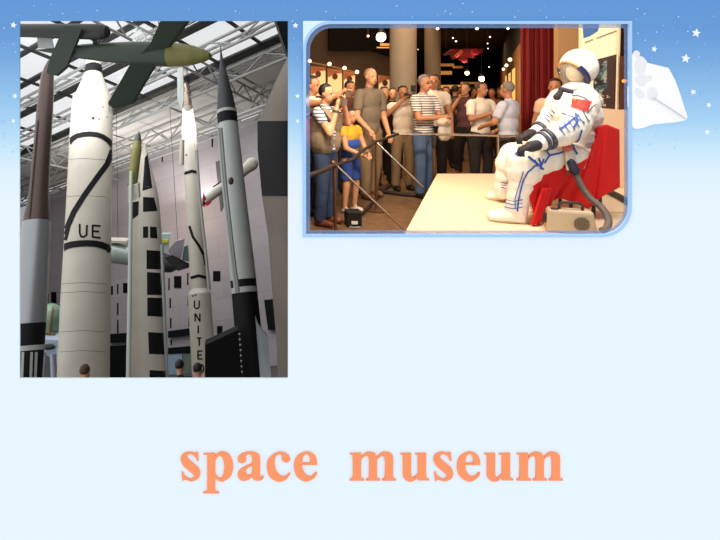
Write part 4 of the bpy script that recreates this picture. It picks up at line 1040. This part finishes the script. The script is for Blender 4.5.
MB().tube([P(336, 165, 5.6), P(358, 186, 5.55), P(404, 229.5, 5.45)], .012, 8).build('slanting_rod', chrome, B2)
MB().tube([P(308, 176, 5.3), P(322, 171, 5.45), P(334, 165, 5.6)], .028, 8).build('belt', beltm, B2)
B3 = thing('barrier_post', 'middle barrier post with long slanting chrome rod before the tall man', 'barrier', V((X(376, 6.7), 6.7, 0)), 'crowd barriers')
tz = P(376, 142, 6.7); b = V((tz.x, 6.7, 0)); MB().tube([b, tz], .016, 10).build('post', bronze, B3); MB().lathe(b, (0, 0, 1), [(0, .13), (.015, .13), (.03, .03)], 24).build('base', bronze, B3)
MB().tube([tz, P(397, 162, 6.6), P(423, 187, 6.5)], .014, 8).build('slanting_rod', chrome, B3)
MB().tube([P(336, 165, 5.65), P(352, 160, 6.0), P(362, 151, 6.3), P(376, 142, 6.7), P(398, 134, 7.12)], .02, 8).build('belt', beltm, B3)
MB().tube([G(374, 190, .03), G(400, 194, .03), G(424, 196, .03)], .03, 8).build('floor_strip', beltm, label='dark round strip on the carpet left of the platform', cat='pipe', base=G(374, 190, 0))  # dark tube laid along the carpet
MB().tube([G(362, 214, .03), G(384, 190, .03), G(402, 176, .03)], .02, 8).build('floor_cable', beltm, label='dark cable running back across the carpet', cat='cable', base=G(362, 214, 0))
# black box with white label by the boy
T_ = thing('equipment_box', 'small black box with white label on the carpet by the post', 'box', G(355, 228, 0))
c0 = G(355, 228, 0)+V((0, .1, 0)); MB().box(c0+V((0, 0, .09)), (.17, .16, .18)).build('body', mat('box_black', (16, 14, 14), .5), T_, bev=.01)
MB().box(c0+V((0, -.083, .055)), (.07, .006, .035)).build('paper_label', mat('label_white', (220, 220, 215), .6), T_)
MB().tube([c0+V((-.06, -.1, .01)), c0+V((0, -.14, .012)), c0+V((.06, -.1, .01))], .012, 8).build('strap', mat('strap_grey', (140, 128, 112), .6), T_)

# ---------------- people
wh = cloth('shirt_white', (226, 210, 190)); 
def stripes(name, c1, c2, sc):
    m = mat(name, c1, .85); nt = m.node_tree; b = nt.nodes['Principled BSDF']; tc = nt.nodes.new('ShaderNodeTexCoord'); wv = nt.nodes.new('ShaderNodeTexWave')
    wv.wave_type = 'BANDS'; wv.bands_direction = 'Z'; wv.inputs['Scale'].default_value = sc; wv.inputs['Distortion'].default_value = .6
    r = nt.nodes.new('ShaderNodeValToRGB'); r.color_ramp.elements[0].position = .28; r.color_ramp.elements[1].position = .36
    r.color_ramp.elements[0].color = (lin(c2[0]), lin(c2[1]), lin(c2[2]), 1); r.color_ramp.elements[1].color = (lin(c1[0]), lin(c1[1]), lin(c1[2]), 1)
    nt.links.new(tc.outputs['Object'], wv.inputs['Vector']); nt.links.new(wv.outputs['Fac'], r.inputs[0]); nt.links.new(r.outputs[0], b.inputs['Base Color']); return m
strp = stripes('shirt_striped', (230, 218, 204), (60, 60, 76), 9); strb = stripes('shirt_striped_blue', (225, 225, 225), (60, 80, 110), 8)
jeans = cloth('jeans_blue', (72, 92, 122)); jeans2 = cloth('jeans_dark', (48, 64, 96)); khaki = cloth('trousers_khaki', (134, 108, 78)); dk = cloth('trousers_black', (34, 28, 28))
greyb = cloth('shirt_taupe', (122, 106, 88))
T, W, ax = person('person in white top holding a camera out at the far left edge', 311.5, 6.6, 1.74, 62, wh, dk, Lr=[(-.11, .12, .80), (-.04, .25, .875)], R=[(.12, .08, .68), (.05, .2, .74)], sk='b', sleeve=.45)
MB().box(W((-.03, .3, .87)), (.1, .03, .06), ax).build('held_camera', mat('camera_silver', (150, 140, 130), .3, .6), label='silver compact camera held out above the crowd at left', cat='camera', base=W((-.03, .3, .87)))
T, W, ax = person('person in beige vest over striped shirt raising a camera, in jeans', 325, 6.05, 1.63, 62, strb, jeans2, Lr=[(-.12, .10, .655), (-.02, .105, .84)], R=[(.12, .12, .72), (.05, .12, .86)], sleeve=.5, shoe=(120, 60, 36), fat=1.05)
c = MB(); 
hh = 1.63
for q in (-1, 1): c.ell(W((q*.062, .012, .72)), (.068*hh, .09*hh, .12*hh), ax); c.ell(W((q*.058, .004, .60)), (.075*hh, .092*hh, .12*hh), ax, z0=-.75)
c.ell(W((0, -.03, .68)), (.12*hh, .065*hh, .16*hh), ax)
v_ = c.build('vest', cloth('vest_beige', (142, 122, 98)), T, rem=.014, sm=2)
MB().box(W((-.07, .085, .60)), (.07, .03, .09), ax).build('pocket', _m['vest_beige'], v_, bev=.01)
MB().tube([W((-.04, .104, .80)), W((-.037, .105, .815))], .042, 12).build('watch', mat('watch_steel', (120, 110, 100), .3, .7), T)
MB().box(W((-.01, .15, .875)), (.11, .035, .07), ax).build('held_camera', _m['camera_silver'], label='silver camera at the face of the person in the vest', cat='camera', base=W((-.01, .15, .875)))
bp = thing('backpack', 'red backpack on the back of the person in the vest', 'backpack', W((-.06, -.14, .52)))
c = MB(); c.ell(W((-.05, -.115, .65)), (.09*1.62, .05*1.62, .14*1.62), ax); c.build('bag', cloth('bag_red', (190, 26, 30)), bp)
MB().tube([W((-.09, -.1, .76)), W((-.1, .02, .83)), W((-.1, .09, .74))], .02, 8).build('strap', dk, bp)
blue_m = cloth('boy_blue', (44, 74, 150)); yel = cloth('boy_yellow', (214, 158, 40))
T, W, ax = person('boy in yellow and blue top with blue shorts and white sneakers', 350, 6.65, 1.32, 50, yel, blue_m, shorts=True, sleeve=.4, Lr=[(-.13, .06, .63), (-.03, .17, .57)], R=[(.13, .06, .64), (.06, .17, .58)], shoe=(205, 200, 190), group='visitors in the crowd', fat=1.08)
c = MB(); c.ell(W((0, .006, .66)), (.112*1.32, .082*1.32, .085*1.32), ax); c.ell(W((0, .0, .57)), (.11*1.32, .08*1.32, .1*1.32), ax, z0=-.7); c.build('blue_panel', blue_m, T, rem=.011, sm=2)
person('tall man with shaved head in grey brown shirt and khaki trousers', 369.5, 7.55, 1.88, 45, greyb, khaki, hair='s', Lr=[(-.155, .02, .63), (-.13, .13, .53)], R=[(.13, .02, .62), (.1, .1, .5)], sleeve=.75, shoe=(110, 70, 44), head_turn=-5, stride=.03)
person('dark haired person behind the boy and vest wearer', 349.5, 7.9, 1.70, 30, cloth('top_dark_red', (96, 50, 40)), dk, sk='b')
T, W, ax = person('woman with dark hair holding up a phone behind the tall man', 384, 8.6, 1.62, 20, cloth('dress_dark', (60, 40, 34)), dk, long_hair=True, sk='a', Lr=[(-.14, .1, .68), (-.04, .2, .77)], R=[(.13, .1, .68), (.03, .2, .77)])
person('dark haired woman beside the photographer', 392.5, 9.6, 1.6, 10, cloth('dress_black', (36, 28, 30)), dk, long_hair=True)
T, W, ax = person('photographer in white shirt and khaki trousers with camera raised', 402.5, 8.15, 1.63, 18, wh, khaki, sk='b', Lr=[(-.17, .05, .72), (-.04, .14, .86)], R=[(.17, .05, .72), (.06, .14, .88)], sleeve=.6, stride=.02)
ph = thing('photo_camera', 'black camera with upright flash held by the photographer', 'camera', W((.02, .13, .89)))
MB().box(W((.02, .14, .905)), (.15, .07, .09), ax).build('camera_body', sd, ph, bev=.008); MB().tube([W((.02, .16, .9)), W((.02, .22, .89))], .04, 14).build('lens', sd, ph)
MB().box(W((.055, .14, .97)), (.06, .06, .1), ax).build('flash', sd, ph, bev=.006)
MB().tube([W((-.1, .02, .545)), W((0, .072, .54)), W((.1, .02, .545))], .016, 8).build('belt', sd, T)
T, W, ax = person('man with glasses in black and white striped shirt and blue jeans', 423.5, 7.6, 1.78, 50, strp, jeans, hair='g', sk='b', Lr=[(-.14, .07, .65), (.02, .17, .66)], R=[(.14, .05, .66), (.05, .17, .64)], sleeve=.7, stride=.03)
c = MB(); c.ell(W((.03, .17, .62)), (.07*1.8, .05*1.8, .04*1.8), ax); c.ell(W((.07, .16, .55)), (.055*1.8, .04*1.8, .085*1.8), ax); c.ell(W((.02, .17, .54)), (.05*1.8, .03*1.8, .07*1.8), ax)
c.build('jacket', cloth('jacket_pale', (196, 184, 164)), label='pale folded jacket draped over the striped man\'s arm', cat='jacket', base=W((.05, .17, .5)), rem=.012, sm=3)
for q in (-1, 1): MB().tube([W((q*.018, .062, .937))+V((math.cos(i*.6)*.02, 0, math.sin(i*.6)*.018)) for i in range(11)], .003, 5).build('glasses', sd, T)
person('man in white shirt standing just behind the striped man', 433.5, 8.7, 1.83, 15, wh, dk, sk='b', head_turn=-15)
person('woman in dark purple top and black trousers raising her hand to her face', 466, 9.5, 1.69, -20, cloth('top_purple', (92, 54, 62)), dk, sk='a', Lr=[(-.14, .08, .68), (-.03, .12, .83)], R=[(.14, .03, .7), (.1, .14, .75)], shoe=(150, 60, 44), stride=.03)
T, W, ax = person('man in white short sleeved shirt holding his hands together', 480.5, 8.1, 1.69, 42, cloth('polo_white', (240, 226, 208)), dk, hair='n', sk='b', Lr=[(-.16, .06, .66), (-.01, .16, .72)], R=[(.16, .05, .66), (.06, .17, .73)], sleeve=.8, fat=1.02, head_turn=15)
T, W, ax = person('man in pale blue grey shirt resting a hand on the rail', 508.5, 7.35, 1.68, -115, cloth('polo_blue', (190, 192, 206)), cloth('trousers_charcoal', (46, 40, 40)), hair='g', sk='b', Lr=[(-.17, .05, .64), (-.12, .16, .57)], R=[(.16, .04, .66), (.1, .16, .62)], sleeve=.75, fat=1.1)
MB().tube([W((-.13, .135, .585)), W((-.133, .128, .592))], .04, 12).build('watch', _m['watch_steel'], T)
person('man in white shirt half hidden behind the seated space suit', 555.5, 7.3, 1.72, -12, cloth('shirt_peach', (226, 190, 160)), dk, sk='b')
for i, (u, Y, h, a, col, lab) in enumerate([(446, 10.5, 1.63, 10, (110, 96, 70), 'far visitor in olive top between the striped man and a dark haired one'), (455, 11.5, 1.66, 160, (38, 34, 44), 'far visitor in black seen from behind with black hair'), (440.5, 12.5, 1.6, 0, (150, 130, 110), 'far visitor in beige just right of the white shirted man'),
        (492.5, 12, 1.6, -30, (120, 80, 50), 'far visitor in brown between the two facing men'), (499.5, 13.5, 1.62, 20, (60, 40, 34), 'far visitor in dark brown near the corridor wall'), (473, 13.5, 1.62, 60, (96, 60, 40), 'far visitor in rust brown behind the purple topped woman'), (460, 15, 1.65, 0, (140, 120, 100), 'farthest visitor in grey beige deep in the corridor')]):
    person(lab, u, Y, h, a, cloth('far_top_%d_%d_%d' % col, col), dk, sk='b', group='far visitors in the corridor')
# heads of visitors at the foot of the rockets
def hall_person(lab, u, v_top, d, h, a, shirt, pants, **k):
    top_ = P(u, v_top, d); person(lab, 0, 0, h, a, shirt, pants, O=top_-UP*(h*.995), upv=UP, group='visitors among the rockets', **k)
hall_person('brown haired visitor at the foot of the UE rocket', 84.5, 365, 8.5, 1.72, 170, cloth('hall_shirt', (80, 70, 64)), dk, hair='n')
hall_person('dark haired visitor in black by the checker patched rocket', 179, 360, 9.5, 1.75, 170, cloth('hall_black', (24, 22, 26)), dk, hair='k')
hall_person('dark haired visitor in white shirt below the UNITED lettering', 197, 363.5, 9.5, 1.7, 170, cloth('hall_white', (200, 196, 188)), dk, hair='k')

# ---------------- lamps, posters and fittings of the exhibition
def lamp(u, v, Y, r, power, col=(255, 214, 150), s=6, lab='', drop=True):
    r *= .55; c = P(u, v, Y); T = thing('ceiling_lamp', lab, 'lamp', V((c.x, c.y, 4.39)), 'small lamps under the black ceiling')
    MB().ell(c, r, n=12).build('bulb', mat('bulb_%d_%d' % (s*10, col[2]), col, .5, emit=col+(s,)), T)
    MB().lathe(c+V((0, 0, r*.75)), (0, 0, 1), [(0, r*.7), (r*.9, r*.6), (r*1.4, .01)], 14).build('housing', mat('fitting_black', (14, 12, 12), .6), T)
    if 4.38-c.z > .1: MB().tube([c+V((0, 0, r*1.5)), V((c.x, c.y, 4.39))], .008, 6).build('rod', _m['fitting_black'], T)
    if power: lamp_light(c-V((0, .12, r*1.6)), power, (1, .75, .45))
lamp(381, 37, 9.0, .15, 60, (255, 236, 190), 14, 'brightest round lamp over the tall man')
lamp(368, 36, 9.4, .04, 0, (255, 200, 140), 2.5, 'dim lamp just left of the brightest lamp')
for i, (u, v, Y, r) in enumerate([(437.5, 28.6, 14, .07), (477, 28.4, 14, .07), (508, 28.2, 14, .06), (453, 38, 15, .035), (456, 41.3, 15, .04), (490, 37, 16, .04), (487.5, 43.5, 17, .035), (488, 48.5, 19, .03), (489, 67, 22, .04), (418, 49.5, 15, .02)]):
    lamp(u, v, Y, r, 0, (255, 240, 210), 4, ['spot lamp at the top just right of the thin column', 'middle spot lamp at the top of the dark ceiling', 'rightmost spot lamp at the top of the dark ceiling', 'upper of two tiny lamps right of the thin column', 'lower of two tiny lamps right of the thin column', 'tiny lamp high at the right of the ceiling', 'tiny lamp just under the high right one', 'lowest of three tiny lamps at the right of the ceiling', 'tiny lamp above the corridor wall', 'faint tiny lamp between the two columns'][i])
lamp(467, 73, 18, .13, 60, (255, 226, 150), 8, 'warm hanging lamp above the purple topped woman')
lamp(481.5, 78.5, 16, .15, 60, (255, 226, 140), 8, 'largest warm hanging lamp above the white shirted man')
# lit posters on the left wall
T = thing('poster_rail', 'rail of small lamps above the lit posters at the left', 'lamp rail', P(330, 70, 12.6), None)
MB().tube([P(305, 61.5, 12.3), P(332, 66.5, 12.3), P(358, 73, 12.3)], .02, 6).build('rail', mat('rail_brown', (150, 110, 80), .5), T)
for u, v in ((309.5, 61), (329.5, 64), (344.5, 68), (357, 72)): MB().ell(P(u, v, 12.2), .045).build('lamp_head', mat('lamp_head_glow', (255, 220, 170), .5, emit=(255, 225, 170, 3)), T)
for i, (x0, x1, y0, y1) in enumerate([(311, 325.5, 66, 96), (328, 342, 68.5, 98), (344, 355, 71, 100), (379, 391, 75, 92)]):
    T = thing('poster', ['leftmost lit poster with orange top on the left wall', 'second lit poster on the left wall', 'third lit poster on the left wall', 'lit poster between the tall man and the broad column'][i], 'poster', P((x0+x1)/2, y1, 12.9), 'lit posters on the left wall')
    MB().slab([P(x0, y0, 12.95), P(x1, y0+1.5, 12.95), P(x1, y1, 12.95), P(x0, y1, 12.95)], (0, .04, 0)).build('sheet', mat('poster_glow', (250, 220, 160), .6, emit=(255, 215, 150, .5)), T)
    MB().slab([P(x0, y0, 12.93), P(x1, y0+1.5, 12.93), P(x1, y0+4.5, 12.93), P(x0+(x1-x0)*.55, y0+5, 12.93), P(x0, y0+9, 12.93)], (0, .01, 0)).build('orange_print', mat('poster_orange', (206, 120, 64), .6), T)
    MB().ell(P((x0+x1)/2, y0+8, 12.93), (.07, .01, .08)).build('emblem', mat('poster_dark', (110, 50, 20), .6), T)
for q in (0,):
    T = thing('hanging_screen', 'large dark board high on the left wall', 'board', P(355, 50, 12.8))
    MB().slab([P(329, 18, 12.8), P(390, 18, 12.8), P(390, 56, 12.8), P(372, 50, 12.8), P(329, 50, 12.8)], (0, .1, 0)).build('panel', mat('board_black', (14, 9, 8), .8, spec=.1), T)
    MB().box(P(386, 44.5, 12.7), (.28, .03, .05)).build('light_strip', mat('strip_glow', (255, 180, 90), .5, emit=(255, 170, 80, .6)), T)
    MB().box(P(383, 47.5, 12.7), (.3, .03, .03)).build('light_strip', _m['strip_glow'], T)
# red cloth swags under the ceiling, shop fronts at the far end
mb = MB()
T = thing('hanging_decoration', 'dark red cloth swag hung under the black ceiling', 'decoration', P(463, 62, 18))
mb.slab([P(u, v, 18) for u, v in [(444, 55), (452, 49), (484, 48.5), (482, 53), (477, 52.5), (474, 58), (469, 57), (466, 62), (461, 61), (458, 57), (453, 60), (450, 55)]], (0, .1, 0)); mb.build('cloth', mat('swag_red', (120, 16, 24), .7, var=.7, scale=2.5), T)
MB().ell(P(464, 60, 17.9), (.13, .05, .1)).build('red_ball', mat('swag_bright', (150, 24, 40), .6, emit=(190, 20, 40, .1)), T)
MB().ell(P(475, 52, 17.9), (.16, .05, .12)).build('red_ball', _m['swag_bright'], T); MB().tube([P(455, 57, 17.9), P(462, 51, 17.9)], .06, 6).build('red_ribbon', mat('swag_salmon', (200, 80, 60), .6, emit=(180, 60, 40, .15)), T)
MB().tube([P(446, 49, 18), V((P(446, 49, 18).x, 18, 4.39))], .01, 5).build('cord', dk, T)
for i, (x0, x1, y0, y1, e, lab) in enumerate([(440, 454, 63.5, 66, .22, 'upper amber lit shop sign at the corridor end'), (440, 452, 71, 74.5, .35, 'lower amber lit shop sign at the corridor end'), (455, 463, 66, 68, .12, 'dim amber strip right of the shop signs'), (437, 470, 85, 89, .6, 'long pale lit shop front behind the far visitors'), (463, 484, 82, 84, .15, 'dim lit strip under the hanging lamps')]):
    MB().slab([P(x0, y0, 30), P(x1, y0, 30), P(x1, y1, 30), P(x0, y1, 30)], (0, .3, 0)).build('lit_sign', mat('sign_glow_%d' % i, (255, 190, 110), .6, emit=(255, 180, 100, e)), label=lab, cat='sign', base=P(x0, y1, 30))
    MB().tube([P((x0+x1)/2, y0, 30.2), V((P((x0+x1)/2, y0, 30.2).x, 30.2, 4.39))], .02, 5)
for i, (Y0, Y1, z0, z1) in enumerate([(18.5, 20.5, 1.2, 2.35), (22, 24, 1.0, 2.3), (26.5, 28, 1.0, 2.3)]):
    q = [V((cw(Y0)-.03, Y0, z0)), V((cw(Y1)-.03, Y1, z0)), V((cw(Y1)-.03, Y1, z1)), V((cw(Y0)-.03, Y0, z1))]
    T = thing('illuminated_poster', ['nearest lit panel on the tan corridor wall', 'middle lit panel on the tan corridor wall', 'farthest lit panel on the tan corridor wall'][i], 'panel', q[0], 'lit panels along the corridor wall')
    MB().slab(q, (.02, 0, 0)).build('sheet', mat('panel_glow', (255, 210, 120), .6, emit=(255, 200, 110, .9)), T)
    MB().ell(q[3].lerp(q[2], .5)+V((-.12, 0, .35)), .07).build('picture_lamp', mat('lamp_head_glow', (255, 220, 170)), T)

# ---------------- lights of the two halls
area((2.9, 3.75, 3.6), (3.0, 4.9, .8), 1.6, 88, (1, .92, .82), .5)         # unseen light added above the opening to brighten the suit
area((2.0, 6.5, 4.3), (1.8, 7.8, .8), 3.0, 55, (1, .7, .42), 1.2)
area((1.2, 4.4, 3.4), (1.5, 7.4, 1.1), 1.0, 165, (1, .8, .56), .4)
area((4.2, 10.5, 4.3), (4.2, 10.5, 0), 3.0, 110, WARM)
area((7.5, 19, 4.3), (8.5, 19, 0), 4.0, 110, WARM)
area((13, 33, 4.3), (13, 33, 0), 6.0, 260, WARM)
area((2.4, 11.2, 4.3), (2.2, 13, 1.6), 2.0, 16, WARM)
skc = roof_pt(110, 30, 1.0); area(skc, skc-UP*10+D2*2, 22, 700, (.95, .98, 1), 12)
skd = roof_pt(150, 118, 2.5); area(skd, wall_pt(160, 300), 26, 760, (.97, .98, 1), 2)
ske = roof_pt(60, 70, 2.5); area(ske, wall_pt(165, 230), 8, 420, (.97, .98, 1), 5)
area(flo(P(165, 300, 33))+UP*11, flo(P(165, 300, 33))+UP*30, 14, 500, (1, .98, .95), 3)  # hidden uplight added behind the rockets to brighten the ceiling
lamp_light(P(176, 215, 35), 160, (1, .72, .5), .4)                         # wall washer glow between the rockets
lamp_light(P(121, 205, 36), 120, (1, .75, .55), .4)
